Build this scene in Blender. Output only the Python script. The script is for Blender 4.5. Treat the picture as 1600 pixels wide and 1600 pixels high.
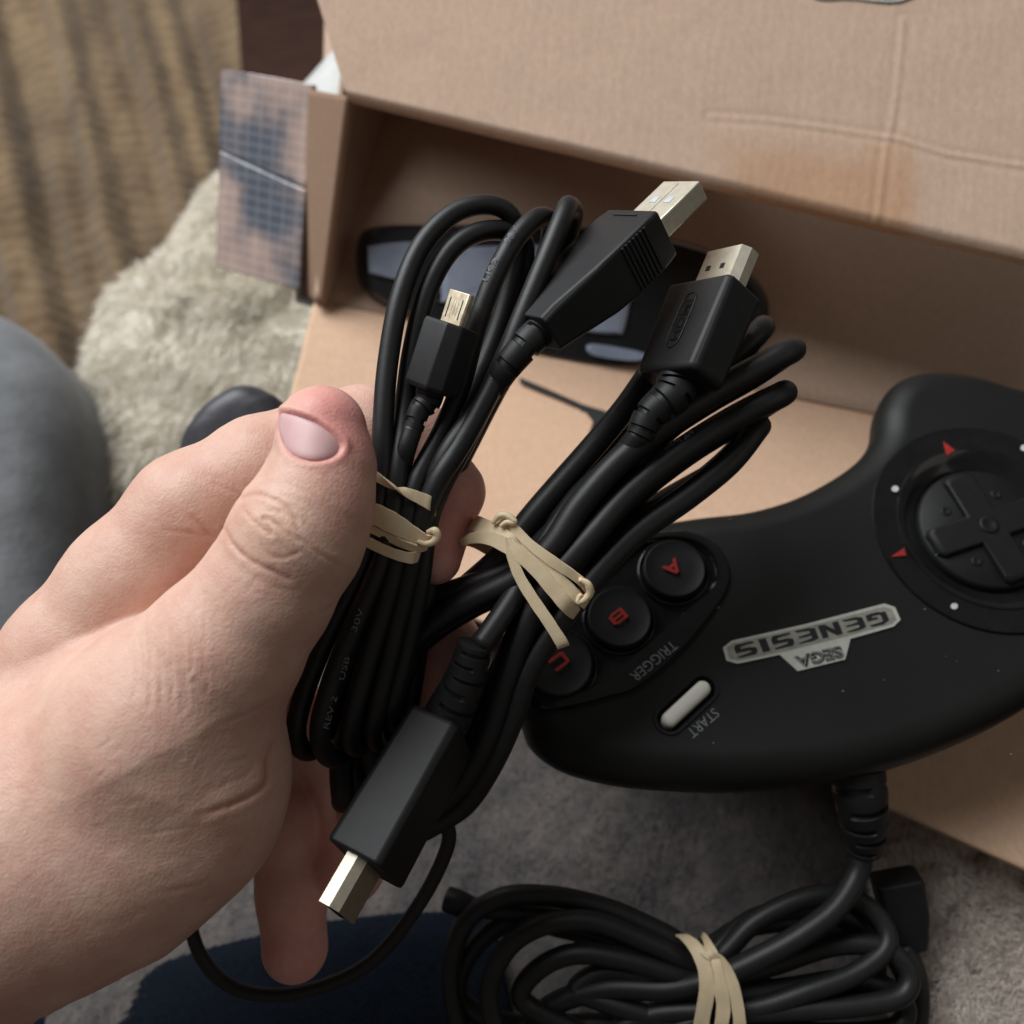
import bpy, math, random
import numpy as np
from mathutils import Vector, Matrix
random.seed(7); np.random.seed(7)
for o in list(bpy.data.objects): bpy.data.objects.remove(o)
scene = bpy.context.scene; COL = scene.collection

# ------------------------------------------------------------------ camera
PITCH = math.radians(35)
CAM = np.array([0.0, 0.0, 0.5])
RT = np.array([1.0, 0, 0]); UP = np.array([0, math.cos(PITCH), math.sin(PITCH)]); BK = np.array([0, -math.sin(PITCH), math.cos(PITCH)])
ROT = np.stack([RT, UP, BK], 1)
F = 1500.0
cd = bpy.data.cameras.new('camera'); cam = bpy.data.objects.new('camera', cd); COL.objects.link(cam)
cam.location = CAM; cam.rotation_euler = (PITCH, 0, 0)
cd.sensor_width = 36; cd.lens = 36 * F / 1600; cd.clip_start = .01; cd.clip_end = 50
cd.dof.use_dof = True; cd.dof.focus_distance = .230; cd.dof.aperture_fstop = 11
scene.camera = cam
scene.render.resolution_x = scene.render.resolution_y = 1024
scene.view_settings.view_transform = 'Standard'; scene.view_settings.look = 'None'
scene.view_settings.gamma = 1; scene.view_settings.exposure = 0
# ------------------------------------------------------------------ light: a soft window up to the left, dim warm room
w = bpy.data.worlds.new('World'); scene.world = w; w.use_nodes = True
w.node_tree.nodes['Background'].inputs[0].default_value = (.60, .56, .52, 1)
w.node_tree.nodes['Background'].inputs[1].default_value = .15
def area(name, loc, target, sx, sy, power, color):
    l = bpy.data.lights.new(name, 'AREA'); l.shape = 'RECTANGLE'; l.size = sx; l.size_y = sy; l.energy = power; l.color = color
    o = bpy.data.objects.new(name, l); COL.objects.link(o); o.location = loc
    o.rotation_euler = (Vector(target) - Vector(loc)).to_track_quat('-Z', 'Y').to_euler()
    return o
def cw(p): return CAM + np.asarray(p, float) @ ROT.T
area('window_light', cw((-1.0, 1.5, .50)), cw((0, .0, -.3)), 1.5, 1.5, 64, (.96, .98, 1.0))
area('room_light', cw((1.5, .3, 1.0)), cw((0, 0, -.3)), 1.0, 1.0, 1.5, (1.0, .93, .85))

# ------------------------------------------------------------------ helpers
def C(px, py, d): return np.array([(px - 800) / F * d, (800 - py) / F * d, -d])
def W(px, py, d): return cw(C(px, py, d))
def project(Pc):                                   # camera space -> photo pixels
    d = -Pc[..., 2]
    return 800 + F * Pc[..., 0] / d, 800 - F * Pc[..., 1] / d, d
def nrm(v): v = np.asarray(v, float); return v / (np.linalg.norm(v, axis=-1, keepdims=True) + 1e-12)

def vnoise(P, seed=0):
    P = np.asarray(P, float); i = np.floor(P).astype(np.int64); f = P - i; f = f * f * (3 - 2 * f)
    def h(a, b, c):
        n = (a * 73856093) ^ (b * 19349663) ^ (c * 83492791) ^ (seed * 2654435761)
        n = (n ^ (n >> 13)) * 1274126177; n = n ^ (n >> 16)
        return (n & 0xffff) / 65535.0
    x, y, z = i[..., 0], i[..., 1], i[..., 2]; fx, fy, fz = f[..., 0], f[..., 1], f[..., 2]
    r = 0
    for dx in (0, 1):
        for dy in (0, 1):
            for dz in (0, 1):
                r = r + h(x + dx, y + dy, z + dz) * (fx if dx else 1 - fx) * (fy if dy else 1 - fy) * (fz if dz else 1 - fz)
    return r
def fbm(P, oct=4, seed=0):
    P = np.asarray(P, float); r = 0; a = .5; s = 1
    for k in range(oct): r = r + a * vnoise(P * s, seed + k); a *= .5; s *= 2.03
    return r

def root_loc(o):
    while o.parent: o = o.parent
    return np.array(o.location)
def link(name, me, mat, parent=None, smooth=True):
    o = bpy.data.objects.new(name, me); COL.objects.link(o)
    if mat: me.materials.append(mat)
    if smooth: me.polygons.foreach_set('use_smooth', [True] * len(me.polygons))
    if parent: o.parent = parent
    me.update(); return o
def mesh(name, V, Fc, mat, parent=None, smooth=True, cam_space=False, sharp=None):
    V = np.asarray(V, float)
    if cam_space: V = cw(V)
    off = root_loc(parent) if parent else V.mean(0)
    me = bpy.data.meshes.new(name)
    if isinstance(Fc, np.ndarray):
        n = len(Fc); k = Fc.shape[1]
        me.vertices.add(len(V)); me.vertices.foreach_set('co', (V - off).astype(np.float32).ravel())
        me.loops.add(n * k); me.loops.foreach_set('vertex_index', Fc.astype(np.int32).ravel())
        me.polygons.add(n); me.polygons.foreach_set('loop_start', np.arange(0, n * k, k, dtype=np.int32))
        me.update(calc_edges=True)
    else:
        me.from_pydata([tuple(v) for v in (V - off)], [], [tuple(int(i) for i in f) for f in Fc])
    o = link(name, me, mat, parent, smooth)
    if sharp is not None: me.set_sharp_from_angle(angle=math.radians(sharp))
    if not parent: o.location = off
    return o
def thing(name, label, cat, loc, group=None):
    o = bpy.data.objects.new(name, None); COL.objects.link(o); o.location = Vector(loc); o.empty_display_size = .01
    o['label'] = label; o['category'] = cat
    if group: o['group'] = group
    return o
def tag(o, label=None, cat=None, group=None, kind=None):
    if label: o['label'] = label
    if cat: o['category'] = cat
    if group: o['group'] = group
    if kind: o['kind'] = kind
    return o
def join(parts):
    V = []; Fc = []; n = 0
    for v, f in parts:
        V.append(np.asarray(v, float)); Fc += [tuple(int(i) + n for i in q) for q in f]; n += len(v)
    return np.concatenate(V), Fc

def catmull(P, n, closed=False):
    P = np.asarray(P, float); m = len(P)
    if closed: Q = np.concatenate([P[-1:], P, P[:2]])
    else: Q = np.concatenate([2 * P[:1] - P[1:2], P, 2 * P[-1:] - P[-2:-1]])
    segs = m if closed else m - 1; out = []
    for i in range(segs):
        p0, p1, p2, p3 = Q[i:i + 4]; t = np.linspace(0, 1, n, endpoint=False)[:, None]
        out.append(.5 * (2 * p1 + (p2 - p0) * t + (2 * p0 - 5 * p1 + 4 * p2 - p3) * t**2 + (3 * p1 - p0 - 3 * p2 + p3) * t**3))
    if not closed: out.append(P[-1:])
    return np.concatenate(out)
def frames(pts, closed=False):
    T = nrm(np.roll(pts, -1, 0) - np.roll(pts, 1, 0)) if closed else nrm(np.gradient(pts, axis=0))
    N = np.zeros_like(pts); a = np.array([0, 0, 1.0]); v = a - T[0] * (a @ T[0]); N[0] = nrm(v)
    for i in range(1, len(pts)):
        v = N[i - 1] - T[i] * (N[i - 1] @ T[i]); N[i] = nrm(v)
    B = np.cross(T, N)
    if closed:
        a = math.atan2(N[0] @ B[-1], N[0] @ N[-1]); n = len(pts)
        ang = np.linspace(0, a, n)[:, None]
        N, B = N * np.cos(ang) + B * np.sin(ang), -N * np.sin(ang) + B * np.cos(ang)
    return T, N, B
def tube(P, r, closed=False, n=8, seg=14, radfun=None):
    pts = catmull(P, n, closed); T, N, B = frames(pts, closed); m = len(pts)
    R = np.interp(np.linspace(0, 1, m), np.linspace(0, 1, len(r)), r) if np.ndim(r) else np.full(m, r)
    a = np.linspace(0, 2 * math.pi, seg, endpoint=False)
    RR = R[:, None] * np.ones(seg)
    if radfun is not None: RR = RR * radfun(np.linspace(0, 1, m)[:, None], a[None])
    V = pts[:, None] + RR[..., None] * (N[:, None] * np.cos(a)[None, :, None] + B[:, None] * np.sin(a)[None, :, None])
    V = V.reshape(-1, 3); Fc = []
    for i in range(m if closed else m - 1):
        j = (i + 1) % m
        for k in range(seg):
            l = (k + 1) % seg; Fc.append((i * seg + k, j * seg + k, j * seg + l, i * seg + l))
    if not closed:
        V = np.concatenate([V, pts[:1] - T[:1] * R[0] * .25, pts[-1:] + T[-1:] * R[-1] * .25]); a0 = m * seg
        for k in range(seg):
            l = (k + 1) % seg; Fc.append((a0, k, l)); Fc.append((a0 + 1, (m - 1) * seg + l, (m - 1) * seg + k))
    return V, Fc
def pc(L): return np.array([C(*p[:3]) for p in L])           # list of (px,py,d) -> camera-space points
def ribbon(L, axis, closed=True, th=.0006, n=8):
    """L: (px,py,d,width_px,twist_deg) ; flat elastic strip whose width lies along `axis` then twists"""
    pts = catmull(pc(L), n, closed)
    ex = catmull(np.array([[p[3], p[4], p[2]] for p in L], float), n, closed)
    T = nrm(np.roll(pts, -1, 0) - np.roll(pts, 1, 0)) if closed else nrm(np.gradient(pts, axis=0))
    A = nrm(np.asarray(axis, float)); Wd = nrm(A - T * (T @ A)[:, None]); H = np.cross(T, Wd)
    tw = np.radians(ex[:, 1])[:, None]; Wd, H = Wd * np.cos(tw) + H * np.sin(tw), -Wd * np.sin(tw) + H * np.cos(tw)
    hw = (ex[:, 0] / F * ex[:, 2] * .55)[:, None]; t = th / 2
    wob = 1 + .02 * np.sin(np.arange(len(pts)) * .9)[:, None]
    prof = [(-1, -.5), (-.96, -1), (0, -1.05), (.96, -1), (1, -.5), (1, .5), (.96, 1), (0, 1.05), (-.96, 1), (-1, .5)]
    V = np.stack([pts + Wd * hw * wob * a + H * t * b for a, b in prof], 1); m = len(pts); s = len(prof)
    Fc = []
    for i in range(m if closed else m - 1):
        j = (i + 1) % m
        for k in range(s):
            l = (k + 1) % s; Fc.append((i * s + k, i * s + l, j * s + l, j * s + k))
    if not closed: Fc.append(tuple(range(s - 1, -1, -1))); Fc.append(tuple(range((m - 1) * s, m * s)))
    return V.reshape(-1, 3), Fc
def loft(o, ax, wx, hx, secs, ch=.3, caps=True):
    """sections (s, halfw, halfh, chamfer) in metres along ax, octagonal outline"""
    V = []; k = 8
    for s, hw, hh, c in secs:
        for a, b in ((hw, hh - c), (hw - c, hh), (-hw + c, hh), (-hw, hh - c), (-hw, -hh + c), (-hw + c, -hh), (hw - c, -hh), (hw, -hh + c)):
            V.append(o + ax * s + wx * a + hx * b)
    Fc = []
    for i in range(len(secs) - 1):
        for j in range(k):
            l = (j + 1) % k; Fc.append((i * k + j, i * k + l, (i + 1) * k + l, (i + 1) * k + j))
    if caps: Fc.append(tuple(range(k - 1, -1, -1))); Fc.append(tuple(range((len(secs) - 1) * k, len(secs) * k)))
    return np.array(V), Fc
def fix_normals(o):
    import bmesh
    bm = bmesh.new(); bm.from_mesh(o.data); bmesh.ops.recalc_face_normals(bm, faces=bm.faces); bm.to_mesh(o.data); bm.free()
def bevel(o, w, seg=2):
    m = o.modifiers.new('bevel', 'BEVEL'); m.width = w; m.segments = seg; m.limit_method = 'ANGLE'; m.angle_limit = math.radians(25)
    return o
def frame(A, Wv):
    a = nrm(np.array(A, float)); wv = np.array(Wv, float); wv = nrm(wv - a * (wv @ a)); return a, wv, nrm(np.cross(a, wv))

# surface nets
def surface_nets(f, bmin, bmax, h):
    n = np.ceil((np.array(bmax) - bmin) / h).astype(int) + 1; n = (np.ceil((n - 1) / 4) * 4 + 1).astype(int)
    ax = [bmin[i] + h * np.arange(n[i]) for i in range(3)]
    cs = [a[::4] for a in ax]
    G = np.stack(np.meshgrid(*cs, indexing='ij'), -1).reshape(-1, 3).astype(np.float32)
    c = f(G).reshape([len(a) for a in cs])
    full = c.repeat(4, 0).repeat(4, 1).repeat(4, 2)[:n[0], :n[1], :n[2]].astype(np.float32)
    m = np.abs(full) < h * 8
    idx = np.argwhere(m)
    P = (np.array(bmin) + idx * h).astype(np.float32)
    vals = np.concatenate([f(P[i:i + 400000]) for i in range(0, len(P), 400000)])
    full[m] = vals
    s = full < 0
    cnt = np.zeros(np.array(s.shape) - 1, np.int8)
    for dx in (0, 1):
        for dy in (0, 1):
            for dz in (0, 1): cnt += s[dx:s.shape[0] - 1 + dx, dy:s.shape[1] - 1 + dy, dz:s.shape[2] - 1 + dz]
    act = (cnt > 0) & (cnt < 8); cid = -np.ones(act.shape, np.int64); cells = np.argwhere(act); cid[act] = np.arange(len(cells))
    acc = np.zeros((len(cells), 3)); num = np.zeros(len(cells))
    offs = [(0, 0, 0), (1, 0, 0), (0, 1, 0), (1, 1, 0), (0, 0, 1), (1, 0, 1), (0, 1, 1), (1, 1, 1)]
    for a in range(8):
        for b in range(a + 1, 8):
            oa, ob = np.array(offs[a]), np.array(offs[b])
            if np.abs(oa - ob).sum() != 1: continue
            fa = full[tuple((cells + oa).T)]; fb = full[tuple((cells + ob).T)]; q = (fa < 0) != (fb < 0)
            t = fa[q] / (fa[q] - fb[q]); acc[q] += oa + (ob - oa) * t[:, None]; num[q] += 1
    V = np.array(bmin) + (cells + acc / num[:, None]) * h
    Fs = []
    for axis in range(3):
        u, v = (axis + 1) % 3, (axis + 2) % 3
        sl = [slice(1, -1)] * 3; sl[axis] = slice(0, -1); sh = list(sl); sh[axis] = slice(1, None)
        a = s[tuple(sl)]; b = s[tuple(sh)]; e = np.argwhere(a != b); flip = a[a != b]
        e = e + 1; e[:, axis] -= 1
        du = np.zeros(3, int); du[u] = 1; dv = np.zeros(3, int); dv[v] = 1
        q = np.stack([cid[tuple((e - du - dv).T)], cid[tuple((e - dv).T)], cid[tuple(e.T)], cid[tuple((e - du).T)]], 1)
        q[~flip] = q[~flip][:, ::-1]; Fs.append(q)
    return V, np.concatenate(Fs)
def grad(f, P, e=.0002):
    g = np.stack([f(P + d) - f(P - d) for d in np.eye(3, dtype=np.float32) * e], 1); return g / (2 * e)
def newton(f, V, it=2):
    V = V.astype(np.float32)
    for _ in range(it):
        g = grad(f, V); V = V - (f(V) / (np.sum(g * g, 1) + 1e-6))[:, None] * g
    return V
def subdivide(V, Q):
    n = len(V); E = np.concatenate([Q[:, [0, 1]], Q[:, [1, 2]], Q[:, [2, 3]], Q[:, [3, 0]]]); Es = np.sort(E, 1)
    U, inv = np.unique(Es[:, 0] * (n + 1) + Es[:, 1], return_inverse=True); inv = inv.ravel()
    a, b = U // (n + 1), U % (n + 1); em = (V[a] + V[b]) / 2; fm = V[Q].mean(1); q = len(Q)
    e = [n + inv[i * q:(i + 1) * q] for i in range(4)]; fc = n + len(U) + np.arange(q)
    F2 = np.concatenate([np.stack([Q[:, 0], e[0], fc, e[3]], 1), np.stack([e[0], Q[:, 1], e[1], fc], 1), np.stack([fc, e[1], Q[:, 2], e[2]], 1), np.stack([e[3], fc, e[2], Q[:, 3]], 1)])
    return np.concatenate([V, em, fm]), F2
def smin(a, b, k):
    h = np.maximum(k - np.abs(a - b), 0) / k; return np.minimum(a, b) - h * h * k * .25

# ------------------------------------------------------------------ materials
def mat(name, col, rough=.5, metal=0, noise=None, bump=None, spec=.5, sheen=0, attr=None, coat=0, sss=None, col2=None, stretch=(1, 1, 1), detail=6):
    m = bpy.data.materials.new(name); m.use_nodes = True; nt = m.node_tree; N = nt.nodes; L = nt.links; b = N['Principled BSDF']
    b.inputs['Base Color'].default_value = (*col, 1); b.inputs['Roughness'].default_value = rough; b.inputs['Metallic'].default_value = metal
    b.inputs['Specular IOR Level'].default_value = spec; b.inputs['Sheen Weight'].default_value = sheen; b.inputs['Coat Weight'].default_value = coat
    tc = N.new('ShaderNodeTexCoord'); mp = N.new('ShaderNodeMapping'); mp.inputs['Scale'].default_value = stretch; L.new(tc.outputs['Object'], mp.inputs[0])
    cout = None
    if noise:
        n = N.new('ShaderNodeTexNoise'); n.inputs['Scale'].default_value = noise; n.inputs['Detail'].default_value = detail; L.new(mp.outputs[0], n.inputs['Vector'])
        r = N.new('ShaderNodeValToRGB'); r.color_ramp.elements[0].position = .32; r.color_ramp.elements[1].position = .68
        c2 = col2 or tuple(c * .7 for c in col)
        r.color_ramp.elements[0].color = (*c2, 1); r.color_ramp.elements[1].color = (*col, 1); L.new(n.outputs[0], r.inputs[0]); cout = r.outputs[0]
        L.new(cout, b.inputs['Base Color'])
    if attr:
        a = N.new('ShaderNodeAttribute'); a.attribute_name = attr
        mx = N.new('ShaderNodeMix'); mx.data_type = 'RGBA'; mx.blend_type = 'MULTIPLY'; mx.inputs[0].default_value = 1
        if cout: L.new(cout, mx.inputs[6])
        else: mx.inputs[6].default_value = (*col, 1)
        L.new(a.outputs[0], mx.inputs[7]); L.new(mx.outputs[2], b.inputs['Base Color'])
    if bump:
        prev = None
        for sc, st, dist in bump:
            n = N.new('ShaderNodeTexNoise'); n.inputs['Scale'].default_value = sc; n.inputs['Detail'].default_value = 5; L.new(mp.outputs[0], n.inputs['Vector'])
            bp = N.new('ShaderNodeBump'); bp.inputs['Strength'].default_value = st; bp.inputs['Distance'].default_value = dist; L.new(n.outputs[0], bp.inputs['Height'])
            if prev: L.new(prev.outputs[0], bp.inputs['Normal'])
            prev = bp
        L.new(prev.outputs[0], b.inputs['Normal'])
    if sss:
        b.inputs['Subsurface Weight'].default_value = sss; b.inputs['Subsurface Radius'].default_value = (1, .35, .2); b.inputs['Subsurface Scale'].default_value = .0035
    return m
M = {}
M['cord'] = mat('black_cord_rubber', (.0125, .013, .0135), .48, noise=600, col2=(.009, .009, .0095), bump=[(2500, .3, .0001), (500, .12, .0003)], spec=.45)
M['plug'] = mat('black_moulded_plastic', (.0125, .013, .0135), .52, noise=300, col2=(.009, .009, .010), bump=[(5000, .22, .0001)], spec=.36)
M['ctrl'] = mat('controller_black_plastic', (.0085, .0093, .0085), .48, noise=60, col2=(.0070, .0077, .0070), bump=[(6000, .35, .0001)], spec=.30)
M['gloss'] = mat('glossy_black_plastic', (.010, .010, .0105), .14, noise=200, bump=[(300, .05, .0002)], spec=.5)
M['satin'] = mat('satin_black_rubber', (.0060, .0062, .0060), .58, noise=400, bump=[(1500, .2, .0001)], spec=.3)
M['red'] = mat('red_print', (.36, .022, .016), .45, noise=900)
M['white'] = mat('white_print', (.62, .62, .58), .5, noise=900)
M['grey_text'] = mat('grey_print', (.20, .21, .23), .5, noise=900)
M['badge'] = mat('silver_badge', (.46, .47, .42), .42, noise=500, col2=(.40, .41, .36))
M['badge_in'] = mat('badge_inner_silver', (.29, .28, .235), .42, noise=500)
M['ink'] = mat('dark_badge_ink', (.012, .014, .018), .4, noise=500)
M['ink_lt'] = mat('pale_badge_ink', (.22, .23, .22), .4, noise=500)
M['start'] = mat('start_button_grey', (.80, .78, .71), .45, noise=300, col2=(.77, .75, .67))
M['metal'] = mat('nickel_shell', (.64, .60, .50), .52, 1.0, noise=500, col2=(.56, .52, .42), bump=[(900, .12, .0001)], stretch=(1, 1, 1))
M['gold'] = mat('gold_contacts_shell', (.86, .76, .58), .5, 1.0, noise=600, col2=(.6, .5, .36), bump=[(1200, .1, .0001)])
M['hole'] = mat('dark_slot', (.006, .006, .006), .6, noise=400)
M['holew'] = mat('pale_plastic_in_slot', (.62, .66, .72), .25, noise=400)
M['rubber'] = mat('tan_rubber_band', (.82, .66, .44), .48, noise=260, col2=(.75, .59, .38), bump=[(900, .35, .0002), (4000, .2, .0001)], sss=.1)
M['card'] = mat('kraft_cardboard', (.50, .362, .272), .85, noise=420, col2=(.45, .32, .238), bump=[(1500, .55, .00025), (260, .16, .0004)], attr='tint', spec=.2, stretch=(1.5, .8, .8))
M['blue'] = mat('dark_blue_denim', (.0045, .0085, .016), .9, noise=500, col2=(.0025, .0045, .009), bump=[(900, .8, .0006)], spec=.15)
M['greyfab'] = mat('grey_sofa_fabric', (.20, .21, .22), .95, noise=60, col2=(.15, .158, .165), bump=[(300, .5, .001)], sheen=.2)
M['greyblanket'] = mat('grey_felt_blanket', (.145, .127, .117), .95, noise=70, col2=(.080, .076, .076), bump=[(350, .4, .0012), (1600, .7, .0005)], sheen=.25)
M['cream'] = mat('cream_fleece', (.84, .79, .67), .95, noise=30, col2=(.76, .71, .60), bump=[(120, .6, .003), (500, .9, .0015)], sheen=.3)
M['fur'] = mat('taupe_fleece', (.52, .45, .39), .95, noise=60, col2=(.38, .32, .27), bump=[(260, 1, .003), (1000, .8, .001)], sheen=.25)
M['brown'] = mat('brown_ribbed_throw', (.195, .138, .078), .95, noise=22, col2=(.120, .078, .042), bump=[(120, .7, .003)], sheen=.2, attr='tint')
M['wood'] = mat('dark_wood_floor', (.085, .038, .026), .45, noise=14, col2=(.035, .016, .012), stretch=(1, 8, 1), bump=[(40, .2, .001)])
M['console'] = mat('console_black', (.010, .010, .011), .22, noise=100, bump=[(500, .1, .0003)])
M['conglint'] = mat('console_painted_glint', (.32, .37, .46), .22, noise=40, col2=(.17, .20, .27))  # pale blue painted in for window light reflected on the console
M['grip'] = mat('dark_grey_grip', (.055, .055, .065), .45, noise=200, bump=[(900, .2, .0003)])
M['whitecard'] = mat('white_box_edge', (.62, .63, .61), .6, noise=80, col2=(.52, .53, .51))

for k_, c_ in (('cream_pile', (.93, .88, .77)), ('fur_pile', (.84, .76, .68))):
    M[k_] = mat(k_, c_, .9, noise=30, col2=tuple(x * .85 for x in c_), spec=.1); M[k_].node_tree.nodes['Principled BSDF'].inputs['Transmission Weight'].default_value = .0; M[k_].node_tree.nodes['Principled BSDF'].inputs['Subsurface Weight'].default_value = 0
# skin
def skin_mat():
    m = bpy.data.materials.new('skin'); m.use_nodes = True; nt = m.node_tree; N = nt.nodes; L = nt.links; b = N['Principled BSDF']
    a = N.new('ShaderNodeAttribute'); a.attribute_name = 'tint'
    tc = N.new('ShaderNodeTexCoord')
    n1 = N.new('ShaderNodeTexNoise'); n1.inputs['Scale'].default_value = 90; n1.inputs['Detail'].default_value = 4; L.new(tc.outputs['Object'], n1.inputs[0])
    n2 = N.new('ShaderNodeTexNoise'); n2.inputs['Scale'].default_value = 600; n2.inputs['Detail'].default_value = 3; L.new(tc.outputs['Object'], n2.inputs[0])
    r = N.new('ShaderNodeValToRGB'); r.color_ramp.elements[0].color = (.93, .80, .77, 1); r.color_ramp.elements[1].color = (1.06, 1.04, 1.02, 1)
    r.color_ramp.elements[0].position = .3; r.color_ramp.elements[1].position = .7
    ad = N.new('ShaderNodeMath'); ad.operation = 'ADD'; ml = N.new('ShaderNodeMath'); ml.operation = 'MULTIPLY_ADD'; ml.inputs[1].default_value = .35; ml.inputs[2].default_value = -.17
    L.new(n2.outputs[0], ml.inputs[0]); L.new(n1.outputs[0], ad.inputs[0]); L.new(ml.outputs[0], ad.inputs[1]); L.new(ad.outputs[0], r.inputs[0])
    mx = N.new('ShaderNodeMix'); mx.data_type = 'RGBA'; mx.blend_type = 'MULTIPLY'; mx.inputs[0].default_value = 1
    L.new(a.outputs[0], mx.inputs[6]); L.new(r.outputs[0], mx.inputs[7]); L.new(mx.outputs[2], b.inputs['Base Color'])
    b.inputs['Roughness'].default_value = .50; b.inputs['Specular IOR Level'].default_value = .35
    b.inputs['Subsurface Weight'].default_value = .32; b.inputs['Subsurface Radius'].default_value = (1, .38, .22); b.inputs['Subsurface Scale'].default_value = .0028
    v = N.new('ShaderNodeTexVoronoi'); v.inputs['Scale'].default_value = 1500; v.feature = 'F1'
    dn = N.new('ShaderNodeTexNoise'); dn.inputs['Scale'].default_value = 400; L.new(tc.outputs['Object'], dn.inputs[0])
    vm = N.new('ShaderNodeVectorMath'); vm.operation = 'MULTIPLY_ADD'; vm.inputs[1].default_value = (.0012, .0012, .0012); L.new(dn.outputs[1], vm.inputs[0]); L.new(tc.outputs['Object'], vm.inputs[2])
    L.new(vm.outputs[0], v.inputs['Vector'])
    bp = N.new('ShaderNodeBump'); bp.inputs['Strength'].default_value = .5; bp.inputs['Distance'].default_value = .00014; L.new(v.outputs[0], bp.inputs['Height'])
    n3 = N.new('ShaderNodeTexNoise'); n3.inputs['Scale'].default_value = 450; n3.inputs['Detail'].default_value = 5; L.new(tc.outputs['Object'], n3.inputs[0])
    b2 = N.new('ShaderNodeBump'); b2.inputs['Strength'].default_value = .38; b2.inputs['Distance'].default_value = .00028; L.new(n3.outputs[0], b2.inputs['Height']); L.new(bp.outputs[0], b2.inputs['Normal'])
    L.new(b2.outputs[0], b.inputs['Normal']); return m
M['skin'] = skin_mat()
M['nail'] = mat('fingernail', (.64, .41, .405), .48, noise=250, col2=(.60, .37, .365), spec=.5, sss=.35, bump=[(700, .08, .0001)])
def set_tint(o, cols):
    a = o.data.attributes.new('tint', 'FLOAT_COLOR', 'POINT')
    a.data.foreach_set('color', np.concatenate([cols, np.ones((len(cols), 1))], 1).astype(np.float32).ravel())

# ------------------------------------------------------------------ the setting
def patch(c00, c10, c11, c01, nu, nv, disp=None, thick=0):
    """bilinear sheet between four (px,py,d) corners; disp(u,v,P)-> offset along sheet normal; closed slab when thick"""
    u, v = np.meshgrid(np.linspace(0, 1, nu), np.linspace(0, 1, nv), indexing='ij')
    a, b, c, d = [C(*q) for q in (c00, c10, c11, c01)]
    P = ((1 - u) * (1 - v))[..., None] * a + (u * (1 - v))[..., None] * b + (u * v)[..., None] * c + ((1 - u) * v)[..., None] * d
    n = nrm(np.cross(b - a, d - a));
    if n[2] < 0: n = -n
    if disp is not None: P = P + disp(u, v, P)[..., None] * n
    V = P.reshape(-1, 3); Fc = []
    for i in range(nu - 1):
        for j in range(nv - 1):
            k = i * nv + j; Fc.append((k, k + nv, k + nv + 1, k + 1))
    top = len(V)
    if thick:
        V = np.concatenate([V, V - n * thick]); Fc += [tuple(x + top for x in f[::-1]) for f in list(Fc)]
        ring = [i * nv for i in range(nu)] + [(nu - 1) * nv + j for j in range(1, nv)] + [i * nv + nv - 1 for i in range(nu - 2, -1, -1)] + [j for j in range(nv - 2, 0, -1)]
        for i in range(len(ring)):
            p, q = ring[i], ring[(i + 1) % len(ring)]; Fc.append((p, p + top, q + top, q))
    return V, Fc, u, v
def sheet(name, m, corners, nu, nv, disp=None, thick=0, parent=None, tint=None, sharp=None):
    V, Fc, u, v = patch(*corners, nu, nv, disp, thick)
    o = mesh(name, V, Fc, m, parent, cam_space=True, sharp=sharp); fix_normals(o)
    if m in (M['card'], M['brown']):
        t = np.ones((u.size, 3)) if tint is None else tint(u.ravel(), v.ravel())
        if thick: t = np.concatenate([t, t])
        set_tint(o, t)
    return o
fl = mesh('floor', [(-4, -2, -.45), (4, -2, -.45), (4, 5, -.45), (-4, 5, -.45)], [(0, 1, 2, 3)], M['wood']); tag(fl, kind='structure')

# brown ribbed throw hanging at the left
def bdisp(u, v, P):
    s = u * 7 - v * 2.2; f = .008 * np.sin(s * 4.2 + 2.5 * fbm(np.stack([s, v * 3, 0 * v], -1), 3, 4)) + .004 * np.sin(s * 9.7 + 1 + 4 * fbm(np.stack([s * .5, v * 2, 0 * v], -1), 2, 9))
    return f + .0006 * np.sin(v * 300 + 12 * fbm(np.stack([u * 9, v * 6, 0 * u], -1), 3, 8)) + .02 * (fbm(np.stack([u * 5, v * 5, 0 * u], -1), 4, 2) - .5)
def btint(u, v):
    s = u * 7 - v * 2.2; k = .5 + .5 * np.sin(s * 4.2 + 2.5 * fbm(np.stack([s, v * 3, 0 * v], -1), 3, 4)); g = fbm(np.stack([s * 2, v * 4, 0 * v], -1), 3, 14)
    return (.85 + .20 * k[:, None] + 1.2 * (g[:, None] - .45)) * np.array([1.0, .97, .92])
o = sheet('brown_throw', M['brown'], ((-260, -200, .95), (368, -200, .98), (400, 700, .80), (-260, 700, .78)), 240, 300, bdisp, tint=btint, thick=.01)
tag(o, 'brown and beige ribbed throw hanging in soft folds at the far left', 'throw blanket')
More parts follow.
